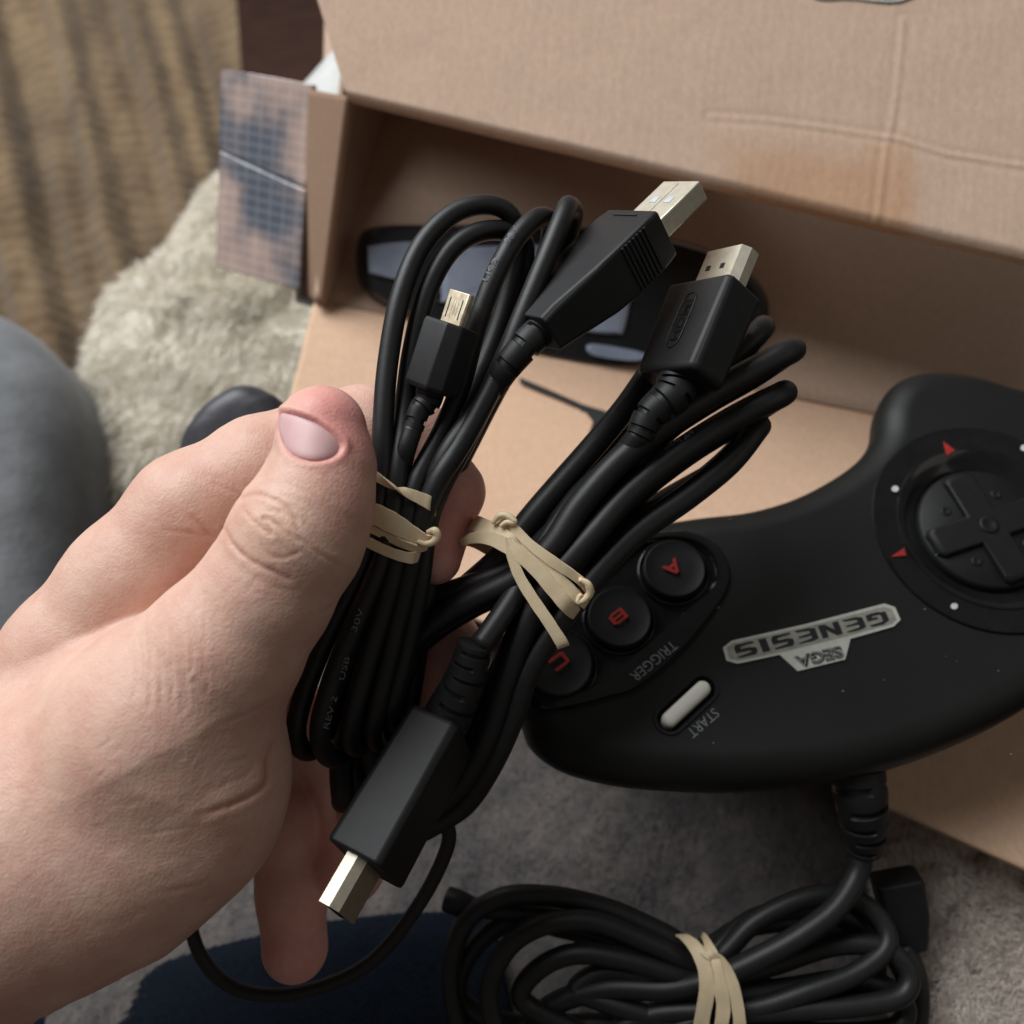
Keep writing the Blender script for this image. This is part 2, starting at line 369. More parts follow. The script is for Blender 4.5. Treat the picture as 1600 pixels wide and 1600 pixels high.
# cream fleece
def blob(name, m, outline, depth, h, res, seed, amp, parent=None, fine=.6, relief=25, plane=None):
    """a soft padded sheet filling an outline: height rises from its rim"""
    O = np.array([C(x, y, depth(x, y)) for x, y in outline]); O = catmull(O, 6, True)
    c = O.mean(0); n = len(O); rings = res; V = [c]; Fc = []
    for k in range(1, rings + 1):
        t = k / rings
        ring = c + (O - c) * t; V += list(ring)
    V = np.array(V); t = np.concatenate([[0], np.repeat(np.arange(1, rings + 1) / rings, n)])
    back = V * (1 + .012 / np.linalg.norm(V, axis=1, keepdims=True))
    prof = np.sqrt(np.clip(1 - t**3, 0, 1))
    nz = fbm(V * relief, 4, seed) - .47; fz = fbm(V * relief * 5, 4, seed + 9) - .47
    nv = np.array([0, .3, .95]); V = V + nv * (h * prof + amp * nz + amp * .22 * fine * fz)[:, None]
    for j in range(n): Fc.append((0, 1 + j, 1 + (j + 1) % n))
    for k in range(rings - 1):
        for j in range(n):
            a = 1 + k * n + j; b = 1 + k * n + (j + 1) % n; Fc.append((a, a + n, b + n, b))
    # skirt backwards
    last = 1 + (rings - 1) * n; V2 = V[last:last + n] - nv * h * 1.2; m0 = len(V); V = np.concatenate([V, V2])
    for j in range(n): Fc.append((last + j, m0 + j, m0 + (j + 1) % n, last + (j + 1) % n))
    o = mesh(name, V, Fc, m, parent, cam_space=True); fix_normals(o); return o
o = blob('cream_blanket', M['cream'], [(352, 285), (290, 368), (205, 440), (152, 505), (138, 590), (150, 690), (175, 800), (330, 820), (520, 760), (640, 620), (620, 430), (480, 300)], lambda x, y: .60 + (500 - y) * .00012, .03, 90, 3, .034, relief=18, fine=.9)
tag(o, 'cream fleece blanket bunched up beside the open carton', 'blanket')
# grey sofa
sofa = thing('grey_sofa', 'grey fabric sofa with rounded arm at the left edge behind the hand', 'sofa', W(100, 900, .66))
o = blob('armrest', M['greyfab'], [(-300, 520), (-80, 470), (20, 505), (80, 548), (122, 610), (146, 690), (150, 800), (150, 950), (160, 1200), (100, 1500), (-300, 1500)], lambda x, y: .52 + (900 - y) * .00006, .05, 40, 5, .006, sofa)
o = sheet('seat', M['greyfab'], ((-400, 740, .64), (900, 760, .62), (1500, 1900, .42), (-400, 1900, .42)), 60, 60, lambda u, v, P: .012 * (fbm(P * 12, 3, 6) - .5) - .01 * (1 - v)**8, thick=.05, parent=sofa)

# grey felt blanket on the lap, fleece at lower right, jeans
def gd(u, v, P): return .016 * (fbm(P * 14, 3, 21) - .5) + 0.0010 * (fbm(P * 180, 4, 22) - .5) + .0006 * (fbm(P * 600, 2, 23) - .5)
o = sheet('grey_blanket', M['greyblanket'], ((120, 860, .425), (1420, 860, .41), (1500, 1760, .312), (60, 1760, .322)), 460, 260, gd, thick=.006)
tag(o, 'dark grey felt blanket lying under the black gamepad and coiled cord', 'blanket')
def fd(u, v, P):
    q = P * 130 + 1.5 * fbm(P * 60, 3, 31)[..., None]; return .014 * (fbm(P * 20, 3, 32) - .5) + .014 * np.abs(fbm(q, 4, 33) - .47) * 2 * -1 + .003 * (fbm(P * 500, 3, 34) - .5)
o = sheet('taupe_fleece', M['fur'], ((1325, 1130, .345), (1760, 1130, .345), (1760, 1760, .298), (1440, 1760, .298)), 300, 340, fd, thick=.01)
tag(o, 'curly taupe fleece at the lower right corner beside the cord coil', 'fleece')

def pile(o, n, length, width, m, seed, lo=.3):
    me = o.data; k = len(me.polygons); cen = np.zeros(k * 3); me.polygons.foreach_get('center', cen); nn = np.zeros(k * 3); me.polygons.foreach_get('normal', nn); ar = np.zeros(k); me.polygons.foreach_get('area', ar)
    cen = cen.reshape(-1, 3); nn = nn.reshape(-1, 3); up_ = nn @ BK; ar = ar * (up_ > lo); rg = np.random.default_rng(seed)
    i = rg.choice(k, n, p=ar / ar.sum()); h = np.sqrt(ar[i])[:, None]; p = cen[i] + rg.normal(0, .5, (n, 3)) * h
    clump = np.stack([fbm(p * 45 + j * 7, 2, seed + j) - .5 for j in range(3)], 1) * 3.2
    d_ = nrm(nn[i] * .7 + clump + rg.normal(0, .35, (n, 3))); L_ = length * rg.uniform(.5, 1.2, (n, 1)); sd_ = nrm(np.cross(d_, rg.normal(0, 1, (n, 3)))) * width
    mid_ = p + d_ * L_ * .55 + nn[i] * L_ * .1; V = np.stack([p - sd_, p + sd_, mid_ + sd_ * .8, mid_ - sd_ * .8, p + d_ * L_ + clump * L_ * .25], 1).reshape(-1, 3); b = np.arange(n)[:, None] * 5
    F4 = np.concatenate([b + np.array([[0, 1, 2, 3]])]); F3 = b + np.array([[3, 2, 4]])
    me2 = bpy.data.meshes.new('pile'); me2.from_pydata(V.tolist(), [], F4.tolist() + F3.tolist()); q = link('pile', me2, m, o, True); q['kind'] = 'stuff'; return q
pile(bpy.data.objects['cream_blanket'], 42000, .006, .0003, M['cream_pile'], 5)
pile(bpy.data.objects['taupe_fleece'], 90000, .0038, .00012, M['fur_pile'], 6)
pile(bpy.data.objects['grey_blanket'], 90000, .0022, .00008, M['greyblanket'], 7)
# ------------------------------------------------------------------ cardboard box
box = thing('cardboard_box', 'open kraft cardboard carton with raised lid and printed side flap behind the cables', 'box', W(1000, 650, .42))
def line_dist(px, py, pts):
    d = np.full(np.shape(px), 1e9)
    for (x0, y0), (x1, y1) in zip(pts[:-1], pts[1:]):
        L2 = (x1 - x0)**2 + (y1 - y0)**2 + 1e-9; t = np.clip(((px - x0) * (x1 - x0) + (py - y0) * (y1 - y0)) / L2, 0, 1)
        d = np.minimum(d, np.hypot(px - x0 - t * (x1 - x0), py - y0 - t * (y1 - y0)))
    return d
def lid_disp(u, v, P):
    px, py, d = project(P)
    c1 = line_dist(px, py, [(1412, 30), (1400, 160), (1385, 240), (1372, 340)]); c2 = line_dist(px, py, [(1110, 182), (1200, 187), (1300, 200), (1400, 216), (1480, 240), (1620, 262)])
    rib = np.sin(px * .30 + py * .02 + 5 * vnoise(np.stack([px / 25, py / 60, 0 * px], -1), 8)) * .00002 * (.5 + vnoise(np.stack([px / 60, py / 90, 0 * px], -1), 3))
    return .00014 * np.exp(-(c1 / 4)**2) - .00015 * np.exp(-((c1 - 10) / 6)**2) + .00022 * np.clip((px - 1100) / 260, 0, 1) * np.exp(-(c2 / 3.5)**2) * (.35 + vnoise(np.stack([px / 40, 0 * px, 0 * px], -1), 4)) - .0002 * np.exp(-((c2 - 8) / 5)**2) + rib + .0016 * (fbm(np.stack([px / 180, py / 180, 0 * px], -1), 3, 5) - .5) + .0025 * np.clip((v - .985) / .015, 0, 1)**2 * -1
LID = ((350, -480, .392), (1680, -600, .355), (1640, 412, .318), (541, 148, .362))
def lid_tint(u, v):
    a, b, c, d = [np.array(C(*q)) for q in LID]; u1, v1 = u[:, None], v[:, None]
    P = (1 - u1) * (1 - v1) * a + u1 * (1 - v1) * b + u1 * v1 * c + (1 - u1) * v1 * d; px, py, dd = project(P)
    nz = (fbm(np.stack([px / 70, py / 50, 0 * px], -1), 4, 6) - .47) * 60
    s = 1 / (1 + np.exp(-(py - (232 + .05 * (px - 1200)) + nz * .5) / 12)); s *= 1 / (1 + np.exp(-(px - 1150 + nz) / 18)) * 1 / (1 + np.exp((px - 1428 + nz * .3) / 6))
    s2 = 1 / (1 + np.exp(-(py - 222) / 4)) * (px > 1350) * (px < 1425) ; s = .8 * np.clip(np.maximum(s, s2 * .7), 0, 1)[:, None]
    base = np.ones(3) * (1 + .09 * (fbm(np.stack([px / 5, py / 22, 0 * px], -1), 3, 9) - .47))[:, None]
    return base * (1 - s + s * np.array([.90, .74, .58]))
lid = sheet('lid', M['card'], LID, 460, 420, lid_disp, thick=.003, parent=box, tint=lid_tint)
# opening in the lid with printed film showing
ho = [(1240, -40), (1270, 4), (1330, 8), (1385, 13), (1412, 8), (1426, -5), (1430, -40)]
def lidpt(px, py, up):
    a, b, c, d = [C(*q) for q in LID]; n = nrm(np.cross(b - a, d - a)); n = n if n[2] > 0 else -n; ray = C(px, py, 1); t = (a @ n) / (ray @ n)
    return ray * t + n * up
Vh = [lidpt(x, y, .0032) for x, y in ho]; o = mesh('handle_cutout', Vh, [tuple(range(len(Vh)))], M['hole'], box, smooth=False, cam_space=True)
e = [lidpt(x, y, .0036) for x, y in ho]; V, Fc = tube(e, .0005, n=5, seg=6); mesh('torn_rim', V, Fc, M['whitecard'], o, cam_space=True)
gl = [tube([lidpt(x0, y0, .0035), lidpt(x1, y1, .0035)], .00012, n=2, seg=4) for x0, y0, x1, y1 in ((1300, -30, 1302, 6), (1340, -30, 1343, 8), (1385, -30, 1375, 11), (1250, -8, 1425, -2))]
V, Fc = join(gl); mesh('grid_line', V, Fc, M['grey_text'], o, cam_space=True)

sheet('back_wall', M['card'], ((520, -560, .60), (1760, -420, .56), (1700, 712, .385), (497, 468, .42)), 60, 60, lambda u, v, P: .002 * (fbm(P * 30, 3, 41) - .5), thick=.003, parent=box)
TRAY = ((491, 470, .42), (1700, 712, .388), (1700, 1402, .296), (405, 812, .37))
sheet('light_blocker', M['card'], ((500, -20, .374), (1100, 20, .36), (960, 195, .58), (600, 210, .58)), 20, 20, None, thick=.003, parent=box)  # sheet added behind the lid to keep window light out of the cavity
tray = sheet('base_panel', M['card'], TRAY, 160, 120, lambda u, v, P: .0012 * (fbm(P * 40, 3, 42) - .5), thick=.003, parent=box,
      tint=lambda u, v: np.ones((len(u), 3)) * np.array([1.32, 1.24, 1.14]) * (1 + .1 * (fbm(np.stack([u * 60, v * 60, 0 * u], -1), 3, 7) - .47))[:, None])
def traypt(px, py, up=0):
    a, b, c, d = [C(*q) for q in TRAY]; n = nrm(np.cross(b - a, d - a)); n = n if n[2] > 0 else -n; ray = C(px, py, 1); t = (a @ n) / (ray @ n)
    p = ray * t; return p + n * (up + .0012)
for pts, r in (([(812, 598), (860, 618), (910, 640), (960, 655), (1010, 668)], 4.5), ([(1120, 712), (1180, 738), (1238, 757)], 4)):
    V = []
    for x, y in pts: V.append(traypt(x, y - r, .0006))
    for x, y in pts[::-1]: V.append(traypt(x, y + r, .0006))
    mesh('slot', V, [tuple(range(len(V)))], M['hole'], tray, smooth=False, cam_space=True)
V = [traypt(x, y, .0008) for x, y in [(905, 640), (1000, 668), (985, 700), (940, 720), (912, 705), (898, 690), (908, 670)]]
mesh('cutout', V, [tuple(range(len(V)))], M['hole'], tray, smooth=False, cam_space=True)
# raised tray lip: pale pad with rounded corner
V = [traypt(x, y, .003) for x, y in [(800, 610), (880, 640), (915, 655), (925, 668), (918, 690), (900, 720), (880, 780), (840, 900), (560, 780), (700, 600)]]
V2 = [p - nrm(np.array([0, .3, .95])) * .003 for p in V]; n = len(V)
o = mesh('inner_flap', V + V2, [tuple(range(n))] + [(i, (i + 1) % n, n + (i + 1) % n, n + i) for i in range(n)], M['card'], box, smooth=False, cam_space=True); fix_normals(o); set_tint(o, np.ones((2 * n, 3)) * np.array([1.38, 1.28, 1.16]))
# left wall and its printed flap
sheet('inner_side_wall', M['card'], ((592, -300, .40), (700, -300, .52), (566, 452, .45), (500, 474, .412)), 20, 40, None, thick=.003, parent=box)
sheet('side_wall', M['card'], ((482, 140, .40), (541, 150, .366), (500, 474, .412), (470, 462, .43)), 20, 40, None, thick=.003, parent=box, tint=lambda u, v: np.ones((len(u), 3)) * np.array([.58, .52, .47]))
m = bpy.data.materials.new('printed_grid_film'); m.use_nodes = True; nt = m.node_tree; N = nt.nodes; L = nt.links; b = N['Principled BSDF']; b.inputs['Roughness'].default_value = .22
b.inputs['Coat Weight'].default_value = .6; b.inputs['Coat Roughness'].default_value = .12
a = N.new('ShaderNodeAttribute'); a.attribute_name = 'tint'; L.new(a.outputs[0], b.inputs['Base Color']); M['print'] = m
def grid_tint(u, v):
    g = np.maximum(np.exp(-((u * 7) % 1 - .5)**2 / .0030), np.exp(-((v * 19) % 1 - .5)**2 / .008))
    warm = fbm(np.stack([u * 2.0, v * 3.0, 0 * u], -1), 4, 77); k = 1 / (1 + np.exp(-(warm - .47) * 16)); k = k[:, None]  # warm blotches are reflections on the film, painted into its colour
    c = (1 - k) * np.array([.085, .10, .13]) + k * np.array([.44, .32, .27])
    return c * (1 - .1 * g[:, None]) + g[:, None] * np.array([.12, .12, .12])
FL = ((346, 108, .425), (489, 132, .405), (466, 452, .418), (338, 416, .44))
V, Fc, u, v = patch(*FL, 100, 200, lambda u, v, P: .0018 * np.sin(u * 3.1) + .0012 * (fbm(P * 60, 3, 3) - .5) - .002 * np.exp(-((v - .40 - .10 * u) / .006)**2), .0025)
o = mesh('side_flap', V, Fc, M['print'], box, cam_space=True); fix_normals(o); t = grid_tint(u.ravel(), v.ravel()); set_tint(o, np.concatenate([t, t])); o['label'] = 'glossy dark printed flap with a pale grid'
sheet('flap_tear', M['whitecard'], ((386, 216, .4235), (426, 228, .4175), (424, 242, .418), (384, 232, .424)), 6, 4, None, thick=.001, parent=o)
sheet('white_corner', M['whitecard'], ((472, 132, .47), (520, 78, .47), (560, 160, .44), (540, 160, .42)), 8, 8, None, thick=.002, parent=box)
sheet('white_lip', M['whitecard'], ((462, 440, .435), (500, 452, .43), (500, 478, .425), (462, 470, .43)), 6, 6, None, thick=.002, parent=box)

# console in the box
con = thing('game_console', 'black game console with a pale label and painted reflections inside the dark carton', 'console', W(880, 480, .405))
def slab(name, outline, d0, th, m, parent, bev=.003, tilt=0.0):
    P = catmull(np.array([C(x, y, d0 + tilt * (x - 880) / 1000) for x, y in outline]), 5, True); n = len(P)
    cen = P.mean(0); V = []; secs = [(0, .93), (-.3 * bev, .97), (-bev, 1.0), (-th, 1.0)]
    for z, s in secs: V.append(cen + (P - cen) * s + np.array([0, -z * .25, z]))
    V = np.concatenate(V); Fc = [tuple(range(n))] + [(k * n + i, k * n + (i + 1) % n, (k + 1) * n + (i + 1) % n, (k + 1) * n + i) for k in range(3) for i in range(n)] + [tuple(range(4 * n - 1, 3 * n - 1, -1))]
    o = mesh(name, V, Fc, m, parent, cam_space=True, sharp=40); fix_normals(o); return o
slab('body', [(556, 372), (590, 352), (700, 350), (850, 352), (1000, 362), (1120, 392), (1190, 440), (1206, 500), (1150, 560), (1010, 574), (900, 570), (740, 530), (600, 478), (558, 440)], .405, .022, M['console'], con, .006, -.02)
slab('left_glint', [(574, 390), (578, 384), (640, 378), (644, 384), (640, 436), (634, 440), (582, 428), (576, 422)], .4025, .003, M['conglint'], con, .001, -.02)  # painted reflection on the black body
slab('label_glint', [(690, 396), (700, 388), (850, 382), (864, 388), (980, 462), (984, 474), (974, 518), (964, 522), (900, 516), (700, 474), (690, 466)], .4025, .003, M['conglint'], con, .001, -.02)  # pale label area with the reflected light painted in
slab('lower_glint', [(925, 538), (1000, 550), (1012, 560), (985, 564), (925, 555)], .4015, .003, M['conglint'], con, .001, -.02)  # small painted reflection along the lower edge

# second gamepad grip behind the hand
o = blob('gamepad_grip', M['grip'], [(430, 622), (400, 610), (368, 616), (330, 640), (305, 668), (285, 710), (300, 790), (420, 800), (470, 700), (452, 640)], lambda x, y: .355, .016, 16, 3, .0008)
tag(o, 'dark grey rounded grip of a second gamepad behind the index knuckle', 'gamepad')

# ------------------------------------------------------------------ gamepad (controller)
CN = nrm(np.array([0, .5, 1.0])); CD = .30
def cpt(px, py, h=0):
    ray = C(px, py, 1.0); t = -CD / (ray[2] + .5 * ray[1]); return ray * t + CN * h
def cbasis(p0, p1):
    ex = nrm(cpt(*p1) - cpt(*p0)); return ex, np.cross(CN, ex)
CO = cpt(1200, 950); CX = nrm(np.array([1.0, 0, 0])); CY = np.cross(CN, CX)
ctrl = thing('gamepad', 'black gamepad with red lettered buttons and a silver badge, upside down', 'gamepad', cw(CO - CN * .02))
outl = [(815, 1120), (832, 1158), (880, 1192), (960, 1214), (1060, 1224), (1160, 1226), (1260, 1218), (1350, 1205), (1440, 1180), (1530, 1145), (1610, 1103), (1700, 1040), (1790, 950), (1840, 850), (1850, 760), (1810, 680), (1740, 630), (1660, 606), (1600, 592), (1540, 574), (1490, 566), (1440, 568), (1402, 588), (1382, 625), (1374, 670), (1340, 712), (1262, 758), (1180, 784), (1090, 795), (1000, 812), (920, 850), (850, 910), (805, 980), (795, 1050)]
O3 = catmull(np.array([cpt(x, y) for x, y in outl]), 5, True); O2 = np.stack([(O3 - CO) @ CX, (O3 - CO) @ CY], 1)
def sdpoly(P, Q):
    d = np.full(len(P), 1e9); ins = np.zeros(len(P), bool); n = len(Q)
    for i in range(n):
        a, b = Q[i], Q[(i + 1) % n]; e = b - a; wv = P - a; t = np.clip((wv @ e) / (e @ e), 0, 1); q = wv - t[:, None] * e; d = np.minimum(d, (q * q).sum(1))
        c = (a[1] > P[:, 1]) != (b[1] > P[:, 1]); x = (b[0] - a[0]) * (P[:, 1] - a[1]) / (b[1] - a[1] + 1e-15) + a[0]; ins ^= c & (P[:, 0] < x)
    return np.where(ins, -1, 1) * np.sqrt(d)
def loc2(px, py): p = cpt(px, py) - CO; return np.array([p @ CX, p @ CY])
DP = loc2(1543, 822); DPR = np.linalg.norm(loc2(1363, 815) - DP)
BT = [loc2(1052, 893), loc2(967, 968), loc2(872, 1040)]; BR = np.linalg.norm(loc2(1000, 893) - loc2(1052, 893))
S0, S1 = loc2(1098, 1076), loc2(1046, 1124)
def seg2(P, a, b):
    e = b - a; t = np.clip(((P - a) @ e) / (e @ e), 0, 1); return np.linalg.norm(P - a - t[:, None] * e, axis=1)
TH = .0105; RR = .0095
# body as a height field over the outline: rounded rim, recesses for pad and start button
gs = .0008; xs = np.arange(O2[:, 0].min() - .002, O2[:, 0].max() + .002, gs); ys = np.arange(O2[:, 1].min() - .002, O2[:, 1].max() + .002, gs)
def ring_mesh():
    # concentric inset rings via closest distance: sample grid inside and stitch with surface nets in 3D
    def f(P):
        d = sdpoly(P[:, :2].astype(float), O2) + RR; z = np.abs(P[:, 2]) - TH + RR
        s = np.minimum(np.maximum(d, z), 0) + np.hypot(np.maximum(d, 0), np.maximum(z, 0)) - RR
        c = np.maximum(np.linalg.norm(P[:, :2] - DP, axis=1) - DPR * .93, TH - .004 - P[:, 2])
        c2 = np.maximum(seg2(P[:, :2], S0, S1) - .0036, TH - .0035 - P[:, 2])
        c3 = np.maximum(np.minimum(np.minimum(seg2(P[:, :2], BT[0], BT[1]), seg2(P[:, :2], BT[1], BT[2])) - BR * 1.25, 9), TH - .003 - P[:, 2])
        return np.maximum(np.maximum(np.maximum(s, -c), -c2), -c3).astype(np.float32)
    V, Q = surface_nets(f, (xs[0] - .001, ys[0] - .001, -TH - .002), (xs[-1] + .001, ys[-1] + .001, TH + .002), .0012)
    V = newton(f, V, 1); V = np.where(np.isfinite(V), V, 0); V, Q = subdivide(V, Q); V = newton(f, V, 1); return V, Q
V, Q = ring_mesh()
Vc = CO + V[:, :1] * CX + V[:, 1:2] * CY + (V[:, 2:3] - TH) * CN
body = mesh('body', Vc, Q, M['ctrl'], ctrl, cam_space=True)
def cl(p2, h): return CO + p2[0] * CX + p2[1] * CY + h * CN          # controller-local point
def lathe2(c, prof, seg=72, a0=0):
    V = []; n = len(prof)
    for i in range(seg):
        a = a0 + 2 * math.pi * i / seg; e = np.array([math.cos(a), math.sin(a)])
        for r, h in prof: V.append(cl(c + e * r, h))
    Fc = [(i * n + j, ((i + 1) % seg) * n + j, ((i + 1) % seg) * n + j + 1, i * n + j + 1) for i in range(seg) for j in range(n - 1)]
    return np.array(V), Fc
def cap2(c, r, h, seg=48):
    return np.array([cl(c + np.array([math.cos(2 * math.pi * i / seg), math.sin(2 * math.pi * i / seg)]) * r, h) for i in range(seg)]), [tuple(range(seg))]
R = DPR
V, Fc = lathe2(DP, [(R, -.0008), (R, .0003), (R * .985, .0009), (R * .965, .0008), (R * .79, .0003), (R * .775, .0009), (R * .755, .0008), (R * .69, -.0012), (R * .60, -.0032), (R * .595, -.0045)])
ring = mesh('pad_ring', V, Fc, M['gloss'], ctrl, cam_space=True, sharp=50); fix_normals(ring)
V, Fc = join([lathe2(DP, [(R * .585, -.0042), (R * .575, -.0018), (R * .55, -.0010), (R * .2, -.0007), (0.0002, -.0007)])])
disc = mesh('direction_pad', V, Fc, M['satin'], ctrl, cam_space=True, sharp=50); fix_normals(disc)
# raised cross
ang = math.atan2(*(loc2(1405, 975)[::-1] - loc2(1543, 822)[::-1]))
def cross_poly(hw, L_):
    pts = [(hw, hw), (hw, L_ * .93), (hw * .7, L_), (-hw * .7, L_), (-hw, L_ * .93), (-hw, hw), (-L_ * .93, hw), (-L_, hw * .7), (-L_, -hw * .7), (-L_ * .93, -hw), (-hw, -hw), (-hw, -L_ * .93), (-hw * .7, -L_), (hw * .7, -L_), (hw, -L_ * .93), (hw, -hw), (L_ * .93, -hw), (L_, -hw * .7), (L_, hw * .7), (L_ * .93, hw)]
    return np.array(pts)
pa = loc2(1458, 851) - DP; ang = math.atan2(pa[1], pa[0])
rot = np.array([[math.cos(ang), -math.sin(ang)], [math.sin(ang), math.cos(ang)]])
cp = cross_poly(R * .135, R * .53) @ rot.T
secs = [(-.0012, 1.04), (.0004, 1.0), (.0011, .93)]; n = len(cp); V = []
for h, s in secs: V += [cl(DP + p * s, h) for p in cp]
Fc = [(k * n + i, k * n + (i + 1) % n, (k + 1) * n + (i + 1) % n, (k + 1) * n + i) for k in range(2) for i in range(n)] + [tuple(range(2 * n, 3 * n))]
o = mesh('cross', V, Fc, M['satin'], disc, cam_space=True, sharp=30); fix_normals(o); bevel(o, .0004)
V, Fc = lathe2(DP, [(.0030, .00135), (.0026, .0018), (.0016, .0013), (.0001, .0012)], 24); o = mesh('centre_dimple', V, Fc, M['satin'], disc, cam_space=True); fix_normals(o)
for k in range(4):
    a = ang + math.pi / 4 + k * math.pi / 2; V, Fc = lathe2(DP + np.array([math.cos(a), math.sin(a)]) * R * .36, [(.0016, -.0008), (.0013, -.0003), (.0009, -.0006), (.0001, -.0006)], 16)
    o = mesh('dimple', V, Fc, M['satin'], disc, cam_space=True); fix_normals(o)
def flat(name, pts, h, m, parent, th=.0002):
    V = [cpt(x, y, h) for x, y in pts] + [cpt(x, y, h - th) for x, y in pts]; n = len(pts)
    o = mesh(name, V, [tuple(range(n))] + [(i, (i + 1) % n, n + (i + 1) % n, n + i) for i in range(n)], m, parent, smooth=False, cam_space=True); fix_normals(o); return o
for t in (((1472, 692), (1490, 706), (1477, 713)), ((1390, 872), (1411, 858), (1414, 870))): flat('red_arrow', t, .0010, M['red'], ring)
for x, y in ((1397, 766), (1489, 949), (1598, 702), (1690, 880)):
    flat('white_dot', [(x + 5.5 * math.cos(a), y + 4.8 * math.sin(a)) for a in np.linspace(0, 2 * math.pi, 14, endpoint=False)], .0010, M['white'], ring)
# button bezel: glossy teardrop plate with three wells
def well(P):
    return np.minimum(seg2(P, BT[0], BT[1]), seg2(P, BT[1], BT[2]))
bo = [(1052, 830), (1090, 834), (1122, 854), (1139, 888), (1136, 920), (1112, 958), (1070, 1010), (1028, 1050), (985, 1080), (955, 1088), (905, 1102), (850, 1108), (822, 1085), (812, 1040), (830, 990), (880, 930), (950, 870), (1000, 838)]
B3 = catmull(np.array([cpt(x, y) for x, y in bo]), 5, True); B2 = np.stack([(B3 - CO) @ CX, (B3 - CO) @ CY], 1)
bc = B2.mean(0); n = len(B2)
inner = catmull(np.array([loc2(x, y) for x, y in [(1050, 840), (1085, 846), (1112, 866), (1122, 895), (1112, 922), (1080, 950), (1040, 985), (1000, 1018), (960, 1052), (915, 1080), (860, 1090), (830, 1070), (826, 1030), (845, 990), (890, 935), (955, 880), (1005, 848), (1030, 841)]]), 5, True)
V = [cl(p, -.0012) for p in B2] + [cl(p, .0004) for p in B2] + [cl(bc + (p - bc) * .985, .0009) for p in B2] + [cl(p * .5 + (bc + (q - bc)) * .5, .0010) for p, q in zip(B2, inner)] + [cl(q, .0010) for q in inner] + [cl(bc + (q - bc) * .955, -.0012) for q in inner] + [cl(bc, -.0012)]
Fc = [(k * n + i, k * n + (i + 1) % n, (k + 1) * n + (i + 1) % n, (k + 1) * n + i) for k in range(5) for i in range(n)] + [(5 * n + i, 5 * n + (i + 1) % n, 6 * n) for i in range(n)]
bez = mesh('button_bezel', V, Fc, M['gloss'], ctrl, cam_space=True, sharp=40); fix_normals(bez)

# text helpers
def text_mesh(s, size=1, offset=0):
    cu = bpy.data.curves.new('lettering', 'FONT'); cu.body = s; cu.size = size; cu.offset = offset; cu.resolution_u = 4; cu.align_x = 'CENTER'
    o = bpy.data.objects.new('lettering', cu); COL.objects.link(o); bpy.context.view_layer.update()
    me = bpy.data.meshes.new_from_object(o.evaluated_get(bpy.context.evaluated_depsgraph_get()))
    V = np.array([v.co[:] for v in me.vertices]).reshape(-1, 3); Fc = [tuple(p.vertices) for p in me.polygons]
    bpy.data.objects.remove(o); bpy.data.curves.remove(cu); bpy.data.meshes.remove(me); return V, Fc
def ctext(s, p0, p1, height_px, h, m, parent, name='lettering', offset=.0, sx=1, wpx=None):
    """text on the controller face running from pixel p0 to p1 (ends), cap height in px"""
    V, Fc = text_mesh(s, 1, offset); V[:, 0] -= V[:, 0].min(); V[:, 1] -= V[:, 1].min(); Lx = V[:, 0].max(); Ly = V[:, 1].max()
    a = cpt(*p0); b = cpt(*p1); ex = nrm(b - a); ey = np.cross(CN, ex); Lw = np.linalg.norm(b - a); hh = height_px / F * .285
    P = a + CN * h + (V[:, :1] / Lx) * Lw * ex + (V[:, 1:2] / Ly) * hh * ey
    return mesh(name, P, Fc, m, parent, smooth=False, cam_space=True)
for k, (s, c2) in enumerate(zip('ABC', BT)):
    r = BR * (.93 if k < 2 else .98)
    V, Fc = lathe2(c2, [(r * 1.16, -.0011), (r * 1.14, .0002), (r * 1.08, .0002), (r * 1.06, -.0009)], 48); o = mesh('button_collar', V, Fc, M['gloss'], bez, cam_space=True); fix_normals(o)
    V, Fc = lathe2(c2, [(r, -.0010), (r, .0020), (r * .98, .0025), (r * .94, .0027), (r * .91, .0025), (r * .5, .0022), (.0001, .0022)], 56)
    bt = mesh('button', V, Fc, M['satin'], ctrl, cam_space=True, sharp=50); fix_normals(bt); bt['label'] = f'round black button with red letter {s}'
    px, py, _ = project(cl(c2, .0026)); px += (0, 0, -6)[k]
    dx, dy = -.80, .60
    hs = (11, 10, 10)[k]; cx, cy = px - .60 * 12, py - .8 * 12
    px, py = ((1049, 893), (964, 969), (873, 1038))[k]; wpx, hpx = ((29, 20), (27, 17), (27, 19))[k]
    polys = {'A': [[(0, 0), (.2, 0), (.6, 1), (.4, 1)], [(.8, 0), (1, 0), (.6, 1), (.5, .75)], [(.3, .25), (.7, .25), (.62, .45), (.38, .45)]],
             'B': [[(0, 0), (.2, 0), (.2, 1), (0, 1)], [(.2, .8), (.8, .8), (.8, 1), (.2, 1)], [(.2, .4), (.8, .4), (.8, .6), (.2, .6)], [(.2, 0), (.8, 0), (.8, .2), (.2, .2)], [(.8, .05), (1, .15), (1, .85), (.8, .95)]],
             'C': [[(0, .1), (.2, 0), (.2, 1), (0, .9)], [(.2, .78), (1, .78), (1, 1), (.2, 1)], [(.2, 0), (1, 0), (1, .22), (.2, .22)]]}[s]
    ex_ = nrm(cpt(px + dx * 20, py + dy * 20) - cpt(px, py)); ey_ = np.cross(CN, ex_); o_ = cpt(px, py, .0031); sc_ = .284 / F; V = []; Fc = []
    for q in polys:
        b0 = len(V); V += [o_ + ex_ * (x - .5) * wpx * sc_ + ey_ * (y - .5) * hpx * 1.12 * sc_ for x, y in q]; Fc.append(tuple(range(b0, b0 + len(q))))
    mesh('letter', V, Fc, M['red'], bt, smooth=False, cam_space=True)
